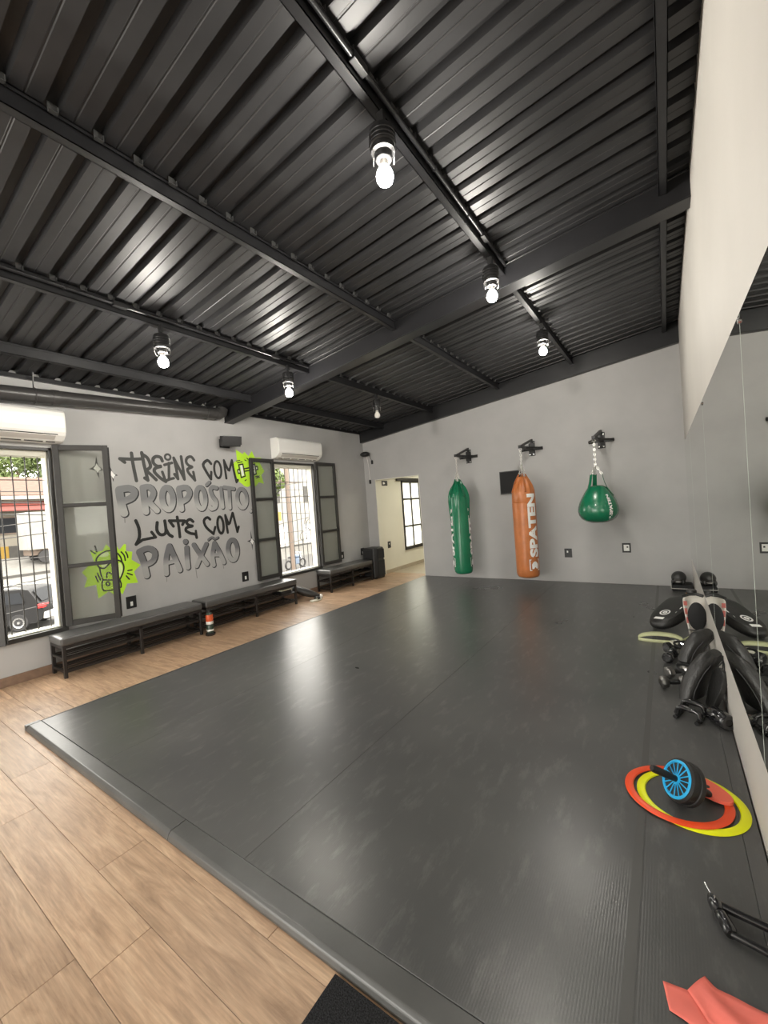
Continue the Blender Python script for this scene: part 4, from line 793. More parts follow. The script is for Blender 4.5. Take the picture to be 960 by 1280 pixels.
t = thing('sports_bottle', 'upright bottle with orange and white label in the gap between the first two benches', 'bottle', (-4.735, 2.895, 0))
link('base_disc', MB().lathe([(.056,0),(.06,.008),(.06,.022),(.05,.03)], (-4.735, 2.895, 0), 20), M['black_gloss'], t, smooth=True)
link('body', MB().lathe([(.035,.03),(.042,.035),(.042,.12),(.038,.13),(.042,.14),(.042,.25),(.03,.275),(.018,.285)], (-4.735, 2.895, 0), 20), M['bottle_dark'], t, smooth=True)
link('orange_label', MB().lathe([(.0425,.175),(.0428,.176),(.0428,.255),(.0425,.256)], (-4.735, 2.895, 0), 20), M['label_orange'], t, smooth=True)
each('white_label', MB().lathe([(.0425,.14),(.0428,.141),(.0428,.175),(.0425,.175)], (-4.735, 2.895, 0), 20).lathe([(.0425,.055),(.0428,.056),(.0428,.075),(.0425,.076)], (-4.735, 2.895, 0), 20), M['white_plastic'], t, smooth=True)
link('cap', MB().lathe([(.02,.283),(.022,.285),(.022,.31),(.012,.315)], (-4.735, 2.895, 0), 16), M['black'], t, smooth=True)

t = thing('gym_bag', 'slumped black bag with a white tip on the floor past the middle bench', 'bag', (-4.92, 4.75, 0))
b = MB().tube([(-5.09, 4.60, .20), (-5.05, 4.64, .19), (-4.96, 4.72, .13), (-4.87, 4.80, .085), (-4.80, 4.86, .055), (-4.77, 4.885, .045)], [.05,.075,.085,.075,.05,.03], 16, flat=(1, .75))
link('bag_body', b, M['black_leather'], t, smooth=True)
link('white_tip', MB().ell((-4.755, 4.90, .037), (.035, .03, .036), 12, 8), M['white_plastic'], t, smooth=True)
link('strap', MB().tube([(-5.07, 4.62, .26), (-5.0, 4.70, .225), (-4.9, 4.80, .155), (-4.82, 4.85, .105)], .012, 8, flat=(1, .3)), M['grey_plastic'], t, smooth=True)
t = thing('sandal', 'pale-soled black slide lying flat on the wood floor by the slumped bag', 'shoe', (-4.70, 4.72, 0))
link('sole', MB().prism([(-.045,-.10),(.035,-.11),(.05,-.02),(.045,.09),(0,.12),(-.045,.09),(-.035,0)], (-4.70, 4.72, .0005), (1,0,0), (0,1,0), (0,0,.025)), M['pale'], t, bevel=.004)
link('strap', MB().tube([(-4.745, 4.755, .025), (-4.73, 4.755, .055), (-4.70, 4.755, .066), (-4.67, 4.755, .055), (-4.655, 4.755, .025)], .03, 8, flat=(1, .15)), M['black_leather'], t, smooth=True)
t = thing('shoe_box', 'dark box with a pale lid on the bench shelf, right end of the middle bench', 'box', (-5.0, 4.28, .191))
link('box_body', MB().box((-5.09, 4.18, .1975), (-4.88, 4.38, .255)), M['black'], t, bevel=.003); link('lid', MB().box((-5.095, 4.175, .255), (-4.875, 4.385, .272)), M['pale'], t, bevel=.003)

# ================================================================ hoops, ab wheel, knee pad, push-up bar, band near the viewer
def hoop(x, y, z, ro, m, label):
    b = MB(); w_ = .036
    b.lathe([(ro-w_, 0), (ro-w_+.004, .005), (ro-.006, .005), (ro, 0), (ro-.004, -.0015), (ro-w_+.003, -.0015)], (x, y, z), 72)
    b.f = b.f[:-2]                                        # open ring: no caps
    n = 72; k = 6; o = len(b.v) - n*k
    b.f += [(o+(k-1)*n+i, o+(k-1)*n+(i+1)%n, o+(i+1)%n, o+i) for i in range(n)]
    return tag(link('agility_hoop', b, m, smooth=True, loc=(x, y, MZ)), label, 'hoop')
hoop(.022, 2.212, MZ+.0022, .205, M['ring_y'], 'neon yellow flat agility hoop lying under the orange-red one on the mat')
hoop(-.028, 2.212, MZ+.0092, .203, M['ring_o'], 'orange-red flat agility hoop lying over the yellow one on the mat')

t = thing('ab_wheel', 'ab roller with sky-blue hub, black tyre and black handle standing inside the hoops', 'exercise wheel', (0, 2.17, MZ))
ax = Vector((-.66, -.42, .42)).normalized(); cw = Vector((-.002, 2.178, MZ+.0935))
link('tyre', MB().lathe([(.070,-.035),(.084,-.035),(.090,-.028),(.090,-.012),(.086,-.009),(.086,.006),(.090,.009),(.090,.024),(.084,.031),(.070,.031)], cw, 48, ax), M['tyre'], t, smooth=True)
hub = link('hub', MB().lathe([(.02,-.03),(.079,-.03),(.0795,.032),(.076,.036),(.070,.036),(.066,.030),(.022,.030),(.02,.036)], cw, 48, ax), M['blue'], t, smooth=True)
u_ = ax.cross(Vector((0,0,1))).normalized(); v_ = ax.cross(u_); sp = MB()
for k in range(16):
    d = u_*math.cos(2*PI*k/16) + v_*math.sin(2*PI*k/16); sp.bar(cw+ax*.031+d*.02, cw+ax*.031+d*.068, .004, .006, up=ax)
link('spoke', sp, M['blue'], hub)
for s, l0, l1 in ((1, .028, .150), (-1, .028, .128)):
    link('handle', MB().tube([cw+ax*s*l0, cw+ax*s*(l0+.02), cw+ax*s*(l0+.04), cw+ax*s*(l1-.01), cw+ax*s*l1], [.013,.013,.0155,.016,.012], 16), M['black'], t, smooth=True)
t = thing('knee_pad', 'coral red foam knee pad with a slot, lying beside the ab roller inside the hoops', 'pad', (.06, 2.28, MZ))
pts = [(.115*math.cos(a)*1.0, .055*math.sin(a)) for a in [PI*2*k/28 for k in range(28)]]
pts = [(max(-.095, p[0]), p[1]) for p in pts]
R1 = math.radians(-38)
pd = MB().prism([(p[0]*math.cos(R1)-p[1]*math.sin(R1), p[0]*math.sin(R1)+p[1]*math.cos(R1)) for p in pts], (.078, 2.300, MZ+.0142), (1,0,0), (0,1,0), (0,0,.016))
link('foam', pd, M['coral_foam'], t, bevel=.003)
link('slot', MB().lathe([(.012,0),(.012,.0006)], (.085, 2.298, MZ+.0302), 16), M['dark_slot'], t)

t = thing('push_up_bar', 'glossy black tubular push-up bar lying on the mat near the right edge', 'exercise bar', (.12, 1.62, MZ))
p0 = Vector((.064, 1.652, MZ+.030)); p1 = Vector((.214, 1.628, MZ+.034))
link('grip_tube', MB().tube([p0, p1], .0125, 16), M['black_gloss'], t, smooth=True)
link('lower_tube', MB().tube([Vector((.098, 1.572, MZ+.02)), Vector((.222, 1.548, MZ+.02))], .011, 16), M['black_gloss'], t, smooth=True)
for p, q in ((p0, Vector((.098, 1.572, MZ+.021))), (p1, Vector((.222, 1.548, MZ+.021)))):
    dd = (q-p); e = link('end_fitting', MB().tube([p-dd*.28, p-dd*.1, p+dd*.12, p+dd*.3], [.012,.022,.024,.016], 14, flat=(.8, 1)), M['black_gloss'], t, smooth=True)
    link('chrome_ring', MB().torus(p, .020, .0035, 20, 8, Matrix.Rotation(PI/2, 3, 'Y')), M['chrome'], e, smooth=True)
    link('sleeve', MB().tube([p+dd*.32, p+dd*.42, p+dd*.98, p+dd*1.06], [.014,.019,.0195,.016], 16), M['black_gloss'], t, smooth=True)
    link('pin', MB().tube([p-dd*.22+Vector((0,0,.01)), p-dd*.55+Vector((-.004,0,.018))], .0022, 8), M['chrome'], t)
# folded latex band: two wavering layers
def sheet(path, wdt, z_fun, m, name, parent, n_w=8, thick=.0015):
    b = MB(); N = len(path)
    for i, (p, d) in enumerate(path):
        for k in range(n_w+1):
            s = k/n_w - .5; x = p[0] + d[0]*wdt*s; y = p[1] + d[1]*wdt*s; b.v.append((x, y, z_fun(i/(N-1), s)))
    for i in range(N-1):
        for k in range(n_w): b.f.append((i*(n_w+1)+k, (i+1)*(n_w+1)+k, (i+1)*(n_w+1)+k+1, i*(n_w+1)+k+1))
    o = link(name, b, m, parent, smooth=True); sm = o.modifiers.new('thickness', 'SOLIDIFY'); sm.thickness = thick; sm.offset = 0; return o
t = thing('resistance_band', 'wide coral latex resistance band lying folded on the mat, bottom right corner', 'band', (.03, 1.33, MZ))
def lerp(a, b, s): return (a[0]+(b[0]-a[0])*s, a[1]+(b[1]-a[1])*s)
def ruled(L_, R_, zf, n=14, name='band_layer'):
    b = MB(); nw = 8
    def along(P_, s):
        k = s*(len(P_)-1); i = min(int(k), len(P_)-2); return lerp(P_[i], P_[i+1], k-i)
    for i in range(n+1):
        for k in range(nw+1):
            p = lerp(along(L_, i/n), along(R_, i/n), k/nw); b.v.append((p[0], p[1], MZ + zf(i/n, k/nw)))
    for i in range(n):
        for k in range(nw): b.f.append((i*(nw+1)+k, (i+1)*(nw+1)+k, (i+1)*(nw+1)+k+1, i*(nw+1)+k+1))
    o = link(name, b, M['coral'], t, smooth=True); sm = o.modifiers.new('thickness', 'SOLIDIFY'); sm.thickness = .0014; sm.offset = 0
ruled([(-.062, 1.268), (-.03, 1.262), (.02, 1.245), (.12, 1.20)], [(-.077, 1.338), (-.04, 1.342), (-.015, 1.345), (.10, 1.30)], lambda s, k: .003 + .004*s*(1+math.sin(6*k)))
ruled([(-.020, 1.343), (.0, 1.315), (.02, 1.285), (.07, 1.25), (.16, 1.20)], [(.022, 1.408), (.045, 1.388), (.075, 1.384), (.12, 1.378), (.22, 1.385)], lambda s, k: .006 + .012*math.sin(PI*k)*(.3+s) + .009*s*math.sin(11*k+5*s))

# ================================================================ gear piled along the mirror
t = thing('headguard', 'black padded headguard sitting on a pad in the far right corner', 'headguard', (.09, 6.72, .115))
hg = MB().ell((.085, 6.72, .202), (.085, .095, .085), 20, 12)
link('shell', hg, M['black_leather'], t, smooth=True)
link('face_opening', MB().ell((.07, 6.642, .17), (.052, .03, .035), 14, 8), M['dark_slot'], t, smooth=True)
for s in (-1, 1): link('cheek_pad', MB().ell((.075+s*.055, 6.655, .152), (.025, .035, .04), 12, 8), M['black_leather'], t, smooth=True)
link('face_bar', MB().tube([(.03, 6.645, .165), (.06, 6.612, .16), (.09, 6.612, .16), (.12, 6.645, .165)], .006, 8), M['grey_plastic'], t, smooth=True)
t = thing('strike_pad', 'flat black foam strike pad under the headguard in the far right corner', 'pad', (.11, 6.72, MZ))
link('foam', MB().box((.0, 6.58, MZ+.0005), (.235, 6.89, .114)), M['black_cloth'], t, bevel=.022, seg=3)
each('piping', MB().tube([(.0,6.577,.078),(.235,6.577,.078)], .005, 6).tube([(-.003,6.58,.078),(-.003,6.89,.078)], .005, 6), M['grey_plastic'], t)

def oval_pad(name, label, cat, c, ux, uy, un, L_, W_, T_, m):      # padded oval plate
    t = thing(name, label, cat, (c[0], c[1], MZ)); ux, uy, un = Vector(ux).normalized(), Vector(uy).normalized(), Vector(un).normalized(); c = Vector(c)
    b = MB(); n = 40; prof = [(.02,.5),(.7,.5),(.9,.42),(.98,.2),(1,0),(.98,-.2),(.9,-.42),(.7,-.5),(.02,-.5)]
    for r, h in prof:
        for k in range(n):
            a = 2*PI*k/n; ca, sa = math.cos(a), math.sin(a); e = .75
            x = math.copysign(abs(ca)**e, ca)*L_/2*r; y = math.copysign(abs(sa)**e, sa)*W_/2*r*(1-.12*ca)
            b.v.append(c + ux*x + uy*y + un*h*T_)
    for i in range(len(prof)-1):
        for k in range(n): b.f.append((i*n+k, i*n+(k+1)%n, (i+1)*n+(k+1)%n, (i+1)*n+k))
    b.f += [tuple(range(n-1,-1,-1)), tuple((len(prof)-1)*n+k for k in range(n))]
    link('padding', b, m, t, smooth=True); return t, c, ux, uy, un
# kick shield, leaning back on the pile with a white ring badge
ax_ = Vector((-.34, -.58, -.25)).normalized(); up_ = Vector((-.42, -.48, .76)); up_ = (up_ - ax_*up_.dot(ax_)).normalized(); sd_ = ax_.cross(up_)
t, c, ux, uy, un = oval_pad('kick_shield', 'long oval black kick shield with a white ring badge, leaning out from the pile', 'pad', (-.005, 4.97, .178), ax_, sd_, up_, .58, .30, .10, M['black_leather'])
p = c + ux*.10 + un*.0515
rt = MB()
def ringflat(b, c_, r0, r1, n=28):
    o = len(b.v)
    for k in range(n):
        a = 2*PI*k/n; d = ux*math.cos(a) + uy*math.sin(a); b.v += [c_ + d*r0, c_ + d*r1]
    b.f += [(o+2*k, o+2*k+1, o+2*((k+1)%n)+1, o+2*((k+1)%n)) for k in range(n)]
ringflat(rt, p, .034, .048); ringflat(rt, p, .006, .022)
link('ring_badge', rt, M['print_white'], t)
def patch(b, c_, l_, w_): b.add([c_-ux*l_-uy*w_, c_+ux*l_-uy*w_, c_+ux*l_+uy*w_, c_-ux*l_+uy*w_], [(0,1,2,3)])
tb = MB(); patch(tb, c + ux*.205 + un*.0505, .018, .045); link('white_tag', tb, M['print_white'], t)
tb = MB(); patch(tb, c + ux*.08 - uy*.095 + un*.050, .012, .005); patch(tb, c + ux*.0 - uy*.10 + un*.051, .02, .006); each('small_mark', tb, M['print_white'], t)
link('carry_handle', MB().tube([c+ux*.1-un*.045, c+ux*.06-un*.075, c-ux*.06-un*.075, c-ux*.1-un*.045], .011, 8), M['black'], t, smooth=True)

# shin guard standing against the wall: white shell, black inner pad
t = thing('shin_guard', 'white shin guard with faded red print and black inner padding, propped against the wall strip', 'shin guard', (.17, 4.72, MZ))
b = MB(); rows = [(.0, .050), (.06, .062), (.15, .085), (.24, .105), (.31, .112), (.355, .085)]
for z, hw_ in rows:
    for k in range(9):
        a = (k/8-.5)*2.2; b.v.append((.158 + .02*(z/.36) + hw_*math.sin(a)*.92, 4.70 + .10*(z/.36) + .075*(1-math.cos(a))*-1 + .05, MZ+.001+z))
for i in range(len(rows)-1):
    for k in range(8): b.f.append((i*9+k, i*9+k+1, (i+1)*9+k+1, (i+1)*9+k))
o = link('shell', b, M['shin_white'], t, smooth=True); sm = o.modifiers.new('thickness', 'SOLIDIFY'); sm.thickness = .012; sm.offset = 0
link('inner_pad', MB().ell((.178, 4.66, MZ+.19), (.070, .04, .130), 18, 12), M['black_cloth'], t, smooth=True)
each('red_print', MB().bar((.108, 4.735, MZ+.10), (.106, 4.742, MZ+.155), .016, .003, up=(0,-1,0)).bar((.102, 4.75, MZ+.18), (.098, 4.758, MZ+.235), .020, .003, up=(0,-1,0)).bar((.098, 4.764, MZ+.26), (.098, 4.772, MZ+.30), .028, .003, up=(0,-1,0)), M['shin_red'], t)
link('top_trim', MB().tube([(.085, 4.745, MZ+.352), (.13, 4.79, MZ+.362), (.185, 4.80, MZ+.364), (.235, 4.77, MZ+.355)], .014, 8), M['black_leather'], t, smooth=True)
link('strap', MB().tube([(.11, 4.66, MZ+.06), (.15, 4.62, MZ+.07), (.2, 4.66, MZ+.06)], .012, 8, flat=(1,.3)), M['black_cloth'], t)

# white gloves with straps behind it
t = thing('boxing_glove', 'white boxing glove with black cuff and tan strap behind the shin guard at the wall', 'glove', (.19, 5.62, MZ))
link('mitt', MB().ell((.178, 5.62, MZ+.10), (.055, .09, .075), 16, 10), M['shin_white'], t, smooth=True)
link('thumb', MB().tube([(.14, 5.66, MZ+.11), (.118, 5.61, MZ+.105), (.125, 5.56, MZ+.10)], [.025,.026,.018], 10), M['shin_white'], t, smooth=True)
link('cuff', MB().lathe([(.035,0),(.045,.005),(.047,.07),(.04,.08)], (.178, 5.62, MZ+.155), 18), M['black_leather'], t, smooth=True)
link('cuff_strap', MB().torus((.178, 5.62, MZ+.19), .049, .006, 22, 6, rz=.049), M['tan'], t, smooth=True)

# resistance strap loop
t = thing('exercise_strap', 'pale green exercise strap lying in a loop on the mat in front of the pile', 'strap', (-.12, 4.42, MZ))
b = MB(); loop = []
for k in range(48):
    a = 2*PI*k/48; ca, sa = math.cos(a), math.sin(a)
    loop.append((-.11 + .17*ca, 4.42 + .055*sa + .02*ca, MZ + .0015 + .035*max(0, sa)))        # far side lifted, near side lying down
for k, (x, y, z) in enumerate(loop):
    lean = .012 + .010*math.sin(2*PI*k/48); b.v += [(x, y-lean, z), (x, y+lean, z+.026)]
b.f = [(2*k, 2*((k+1)%48), 2*((k+1)%48)+1, 2*k+1) for k in range(48)]
o = link('webbing', b, M['band'], t, smooth=True); sm = o.modifiers.new('thickness', 'SOLIDIFY'); sm.thickness = .003
link('strap_tail', MB().bar((.055, 4.44, MZ+.016), (.125, 4.50, MZ+.05), .004, .026), M['band'], t)
t = thing('hand_wrap', 'rolled cream hand wrap at the end of the pale green strap', 'hand wrap', (0.0, 4.30, MZ))
pts = []
for k in range(60): a = k*.42; r = .008 + .0006*k; pts.append((r*math.cos(a), r*math.sin(a)))
b = MB()
for x, y in pts: b.v += [(.0+x, 4.30+y, MZ+.001), (.0+x, 4.30+y, MZ+.05)]
b.f = [(2*k, 2*k+2, 2*k+3, 2*k+1) for k in range(59)]
o = link('rolled_cloth', b, M['pale'], t, smooth=True); sm = o.modifiers.new('thickness', 'SOLIDIFY'); sm.thickness = .0035
link('buckle', MB().torus((.0, 4.30, MZ+.054), .018, .003, 18, 6), M['zinc'], t, smooth=True)

# vinyl dumbbells
def dumbbell(x, y, ang, r, L_, label, tip='black_gloss'):
    t = thing('dumbbell', label, 'dumbbell', (x, y, MZ), 'small dumbbells in the pile')
    d = Vector((math.cos(ang), math.sin(ang), 0)); c = Vector((x, y, MZ+r+.0005))
    link('grip', MB().tube([c-d*L_*.3, c, c+d*L_*.3], [.015,.017,.015], 12), M['black'], t, smooth=True)
    for s in (-1, 1):
        n = 6; b = MB(); prof = [(.55,.0),(.92,.012),(1,.025),(1,L_*.25),(.92,L_*.25+.012),(.6,L_*.25+.018)]
        b.lathe([(r*a, h) for a, h in prof], c+d*s*L_*.24, 8, d*s)
        hd = link('head', b, M[tip], t, bevel=.003)
dumbbell(.005, 4.16, math.radians(40), .048, .16, 'small black dumbbell lying below the cream hand wrap')
dumbbell(-.035, 3.96, math.radians(75), .042, .15, 'small black dumbbell at the outer edge of the pile under the strap')
dumbbell(.005, 3.63, math.radians(40), .042, .15, 'small glossy black dumbbell beside the lower curved pad', 'glint_metal')  # lighter metal heads imitate the shine on black vinyl
dumbbell(-.02, 3.42, math.radians(25), .042, .14, 'glossy black dumbbell with its glint painted as bright ends, farthest out on the mat', 'glint_metal')

# curved arm pads leaning against the wall
def curved_pad(label, pts, wdt, thick, side):
    t = thing('focus_pad', label, 'pad', (pts[-1][0], pts[-1][1], MZ), 'curved black striking pads leaning on the wall')
    pts = [Vector(p) for p in pts]; side = Vector(side).normalized(); b = MB(); n = len(pts); m = 14
    for i, p in enumerate(pts):
        d = (pts[min(i+1,n-1)] - pts[max(i-1,0)]).normalized(); nn = d.cross(side).normalized(); k = min(1, .55 + 1.2*min(i, n-1-i)/(n-1)*2)
        for j in range(m):
            a = 2*PI*j/m; ca, sa = math.cos(a), math.sin(a)
            b.v.append(p + side*math.copysign(abs(ca)**.6, ca)*wdt/2*k + nn*math.copysign(abs(sa)**.7, sa)*thick/2*k)
    for i in range(n-1):
        for j in range(m): b.f.append((i*m+j, i*m+(j+1)%m, (i+1)*m+(j+1)%m, (i+1)*m+j))
    b.f += [tuple(range(m-1,-1,-1)), tuple((n-1)*m+j for j in range(m))]
    link('padding', b, M['black_leather'], t, smooth=True)
    s = MB()
    for e in (-.36, .36): s.tube([p + side*wdt*e - (pts[min(i+1,n-1)] - pts[max(i-1,0)]).normalized().cross(side).normalized()*(-thick*.47) for i, p in enumerate(pts)][1:-1], .0035, 6)
    each('stitched_seam', s, M['black'], t)
    mid = pts[n//2]; dn = (pts[n//2+1]-pts[n//2-1]).normalized().cross(side).normalized()
    link('arm_strap', MB().torus(mid - dn*thick*.75, .05, .009, 20, 8, Matrix((side, dn, side.cross(dn))).transposed() @ Matrix.Identity(3)), M['black_cloth'], t)
    return t
curved_pad('curved black striking pad in front, arching from the wall strip down to the mat', [(.205,3.34,.345),(.180,3.33,.315),(.145,3.32,.262),(.112,3.30,.20),(.085,3.28,.135),(.072,3.26,.07),(.07,3.25,.05)], .19, .10, (.55, .83, .05))
curved_pad('curved black striking pad behind, arching above the small dumbbells', [(.205,3.90,.315),(.175,3.89,.29),(.135,3.88,.235),(.105,3.87,.175),(.085,3.85,.115),(.075,3.84,.06)], .19, .10, (.55, .83, .05))
t = thing('paddle_pad', 'flat black leather paddle leaning on the white wall strip behind the front pad', 'pad', (.2, 3.18, MZ))
R2 = Matrix.Rotation(math.radians(14), 3, 'Y')
pp = [(-.05,0),(.045,0),(.075,.14),(.07,.23),(.04,.262),(-.03,.262),(-.075,.22),(-.07,.12)]
b = MB(); o0 = Vector((.150, 3.20, MZ+.002)); ud = Vector((.30, -.95, 0)).normalized(); vd = Vector((.26, .02, .96)).normalized()
link('paddle', b.prism(pp, o0, ud, vd, ud.cross(vd)*-.028), M['black_leather'], t, bevel=.008)
link('wrist_strap', MB().tube([(.233,3.2,.30),(.237,3.19,.38),(.239,3.18,.34),(.238,3.16,.2),(.235,3.15,.12)], .006, 8, flat=(1,.5)), M['black_cloth'], t)
# glossy push-up handles and a foam roller end at the near end of the pile
def handle_loop(x, y, rz, label):
    t = thing('grip_stand', label, 'exercise handle', (x, y, MZ), 'glossy black push-up handles'); R_ = Matrix.Rotation(rz, 3, 'Z')
    pts = [(-.055,0,.012),(-.062,0,.02),(-.05,0,.055),(-.035,0,.062),(.035,0,.062),(.05,0,.055),(.062,0,.02),(.055,0,.012)]
    link('grip', MB().tube([Vector((x,y,MZ)) + R_ @ Vector(p) for p in pts], .0155, 12), M['black_gloss'], t, smooth=True)
    b = MB()
    for s in (-1, 1): b.tube([Vector((x,y,MZ)) + R_ @ Vector((s*.055, -.045, .0125)), Vector((x,y,MZ)) + R_ @ Vector((s*.055, .045, .0125))], .0115, 12)
    each('foot_tube', b, M['black_gloss'], t, smooth=True)
handle_loop(.045, 2.985, math.radians(-22), 'glossy black push-up handle nearest the viewer in the pile')
handle_loop(.075, 3.085, math.radians(-22), 'glossy black push-up handle just behind the nearest one')
t = thing('foam_roller', 'short black hollow foam roller at the near end of the pile by the wall', 'roller', (.19, 2.99, MZ))
d_ = Vector((.55, -.83, 0)).normalized(); c_ = Vector((.195, 2.985, MZ+.0445))
b = MB(); prof = [(.020,-.06),(.040,-.06),(.044,-.054),(.044,.054),(.040,.06),(.020,.06)]
b.lathe(prof, c_, 28, d_); b.f = b.f[:-2]; n_ = 28; b.f += [(5*n_+i, 5*n_+(i+1)%n_, (i+1)%n_, i) for i in range(n_)]
link('foam_tube', b, M['black_gloss'], t, smooth=True)
link('inner_sleeve', MB().lathe([(.019,-.055),(.019,.055)], c_, 20, d_), M['dark_slot'], t)

# ================================================================ outdoors, seen through the windows
G = -2.5
def ground(name, vs, m): return setting(link(name, MB().add(vs, [tuple(range(len(vs)))]), M[m]))
ground('ground_street', [(-5.4,-45,G),(-5.4,75,G),(-27,75,G),(-27,-45,G)], 'asphalt')
ground('ground_rise', [(-27,-45,G),(-27,75,G),(-40,75,-.45),(-40,-45,-.45)], 'pave')
ground('ground_far', [(-40,-45,-.45),(-40,75,-.45),(-120,75,.5),(-120,-45,.5)], 'pave')
setting(link('ground_sidewalk', MB().box((-7.6,-45,G-.1), (-5.45,75,G+.14)), M['pave']))
for x in (-30.5, -34): setting(link('trim_kerb', MB().add([(x-.15,-45,G+(-27-x)/13*2.05+.14),(x+.15,-45,G+(-27-x)/13*2.05+.14),(x+.15,75,G+(-27-x)/13*2.05+.14),(x-.15,75,G+(-27-x)/13*2.05+.14),(x-.15,-45,G),(x+.15,-45,G),(x+.15,75,G),(x-.15,75,G)], [(0,1,2,3),(4,7,6,5),(0,4,5,1),(1,5,6,2),(2,6,7,3),(3,7,4,0)]), M['far_wall']))

t = thing('parked_car', 'dark parked estate car with red tail lamps in the street beyond the nearer window', 'car', (-22.9, 4.5, G))
def carloc(p): return p
L_, W_, Hc = 4.6, 1.86, 1.66
side = [(-2.25,.42),(-2.3,.75),(-2.22,1.0),(-2.12,1.08),(-1.75,1.60),(-1.55,1.65),(.2,1.66),(.75,1.5),(1.25,1.08),(2.05,.95),(2.28,.75),(2.3,.4),(2.0,.28),(-2.0,.28)]
b = MB(); n = len(side); secs = [(-1, .80), (-.96, .93), (-.55, 1.0), (.55, 1.0), (.96, .93), (1, .80)]
for s, k in secs:
    for a, z in side:
        tumble = 1 - .18*max(0, (z-1.0)/.66); b.v.append((a*(1 if abs(s) < .6 else .985), s*W_/2*tumble, z if z < 1.0 else 1.0 + (z-1.0)*(1 if abs(s) < .9 else .97)))
for i in range(len(secs)-1):
    for k in range(n): b.f.append((i*n+k, i*n+(k+1)%n, (i+1)*n+(k+1)%n, (i+1)*n+k))
b.f += [tuple(range(n-1,-1,-1)), tuple((len(secs)-1)*n+k for k in range(n))]
car_off = Vector((-22.9, 4.5, G)); yaw = math.atan2(-.75, -.65)
def carpart(name, mb_, m_, parent, **k):
    mb_.v = [tuple(Vector(v) + car_off) for v in mb_.v]; return link(name, mb_, M[m_], parent, **k)
carpart('body', b, 'car_paint', t, smooth=True)
yb_ = lambda z: W_/2*(1-.18*max(0, (z-1.0)/.66))
for s in (-1, 1):
    for q in ([(-1.62,1.1),(-.95,1.1),(-.95,1.52),(-1.45,1.52)], [(-.88,1.1),(.0,1.1),(.0,1.54),(-.88,1.54)], [(.07,1.1),(1.0,1.1),(.55,1.48),(.07,1.54)]):
        carpart('side_window', MB().add([(a, s*(yb_(z)+.006), z) for a, z in q], [(0,1,2,3)]), 'car_glass', t)
carpart('rear_window', MB().add([(-2.14,-.72,1.10),(-2.14,.72,1.10),(-1.80,.62,1.56),(-1.80,-.62,1.56)], [(0,1,2,3)]), 'car_glass', t)
for s in (-1, 1): carpart('tail_lamp', MB().box((-2.31, s*.92-.12, .86), (-2.12, s*.92+.12, 1.02)).box((-2.30, min(s*.5, s*.85), .90), (-2.24, max(s*.5, s*.85), 1.0)), 'tail', t, bevel=.02)
carpart('rear_bumper', MB().box((-2.38,-.88,.40), (-2.2,.88,.66)), 'grey_plastic', t, bevel=.04)
carpart('number_plate', MB().box((-2.33,-.26,.74), (-2.29,.26,.86)), 'white_plastic', t)
for x_ in (-1.4, 1.4):
    for s in (-1, 1):
        wh = carpart('wheel', MB().lathe([(.2,-.1),(.32,-.1),(.345,-.07),(.345,.07),(.32,.1),(.2,.1)], (x_, s*.84, .345), 24, (0,s,0)), 'tyre', t, smooth=True)
        carpart('rim', MB().lathe([(.21,.08),(.2,.105),(.06,.09),(.05,.11)], (x_, s*.84, .345), 20, (0,s,0)), 'chrome', wh, smooth=True)
for s in (-1, 1): carpart('roof_rail', MB().tube([(-1.4,s*.62,1.66),(-1.2,s*.64,1.70),(.1,s*.64,1.71),(.35,s*.62,1.66)], .02, 6), 'chrome', t)
t.rotation_euler.z = yaw

t = thing('boundary_wall', 'low grey concrete wall across the street with a yellow painted end', 'wall', (-40, 12, -.45))
link('wall_body', MB().box((-40.3, 9.1, -.6), (-40, 28, .42)), M['far_wall'], t); link('yellow_end', MB().box((-40.3, 2, -.6), (-39.98, 9.1, .42)), M['yellow'], t)
t = thing('house', 'pale house with terracotta tiled roof across the street beyond the nearer window', 'house', (-46, 12, 0))
link('wall', MB().box((-52, 3, -.6), (-43.5, 24, 4.5)), M['render'], t)
rf = MB()
for k in range(14):
    x0_ = -42.9 - k*.38; z0_ = 4.35 + k*.14
    rf.prism([(x0_, z0_), (x0_-.42, z0_+.155), (x0_-.42, z0_+.21), (x0_, z0_+.06)], (0, 2.4, 0), (1,0,0), (0,0,1), (0, 22.2, 0))
link('roof', rf, M['rooftile'], t)
link('eave_board', MB().box((-43.2, 2.4, 4.05), (-42.9, 24.6, 4.36)), M['render_w'], t)
link('red_awning', MB().prism([(-43.5,3.9),(-42.2,3.2),(-42.2,3.1),(-43.5,3.75)], (0, 4, 0), (1,0,0), (0,0,1), (0, 9, 0)), M['red_paint'], t)
for y_ in (5.0, 9.3, 14, 18.5):
    wn = link('window', MB().box((-43.5, y_, 1.3), (-43.42, y_+1.5, 2.7)), M['timber'], t); link('window_pane', MB().box((-43.42, y_+.1, 1.4), (-43.40, y_+1.4, 2.6)), M['car_glass'], wn)
t = thing('delivery_truck', 'white box truck parked in front of the terracotta-roofed house', 'truck', (-37.5, 11, -.8))
link('cargo_box', MB().box((-38.6, 9.3, .1), (-36.4, 13.6, 2.75)), M['render_w'], t, bevel=.06)
link('cab', MB().prism([(13.6,.1),(15.2,.1),(15.3,1.0),(14.8,1.95),(13.6,2.0)], (-38.5,0,0), (0,1,0), (0,0,1), (2.0,0,0)), M['white_plastic'], t, bevel=.08)
link('windscreen', MB().prism([(14.0,1.1),(15.0,1.1),(14.75,1.75),(14.0,1.8)], (-36.49,0,0), (0,1,0), (0,0,1), (.01,0,0)), M['car_glass'], t)
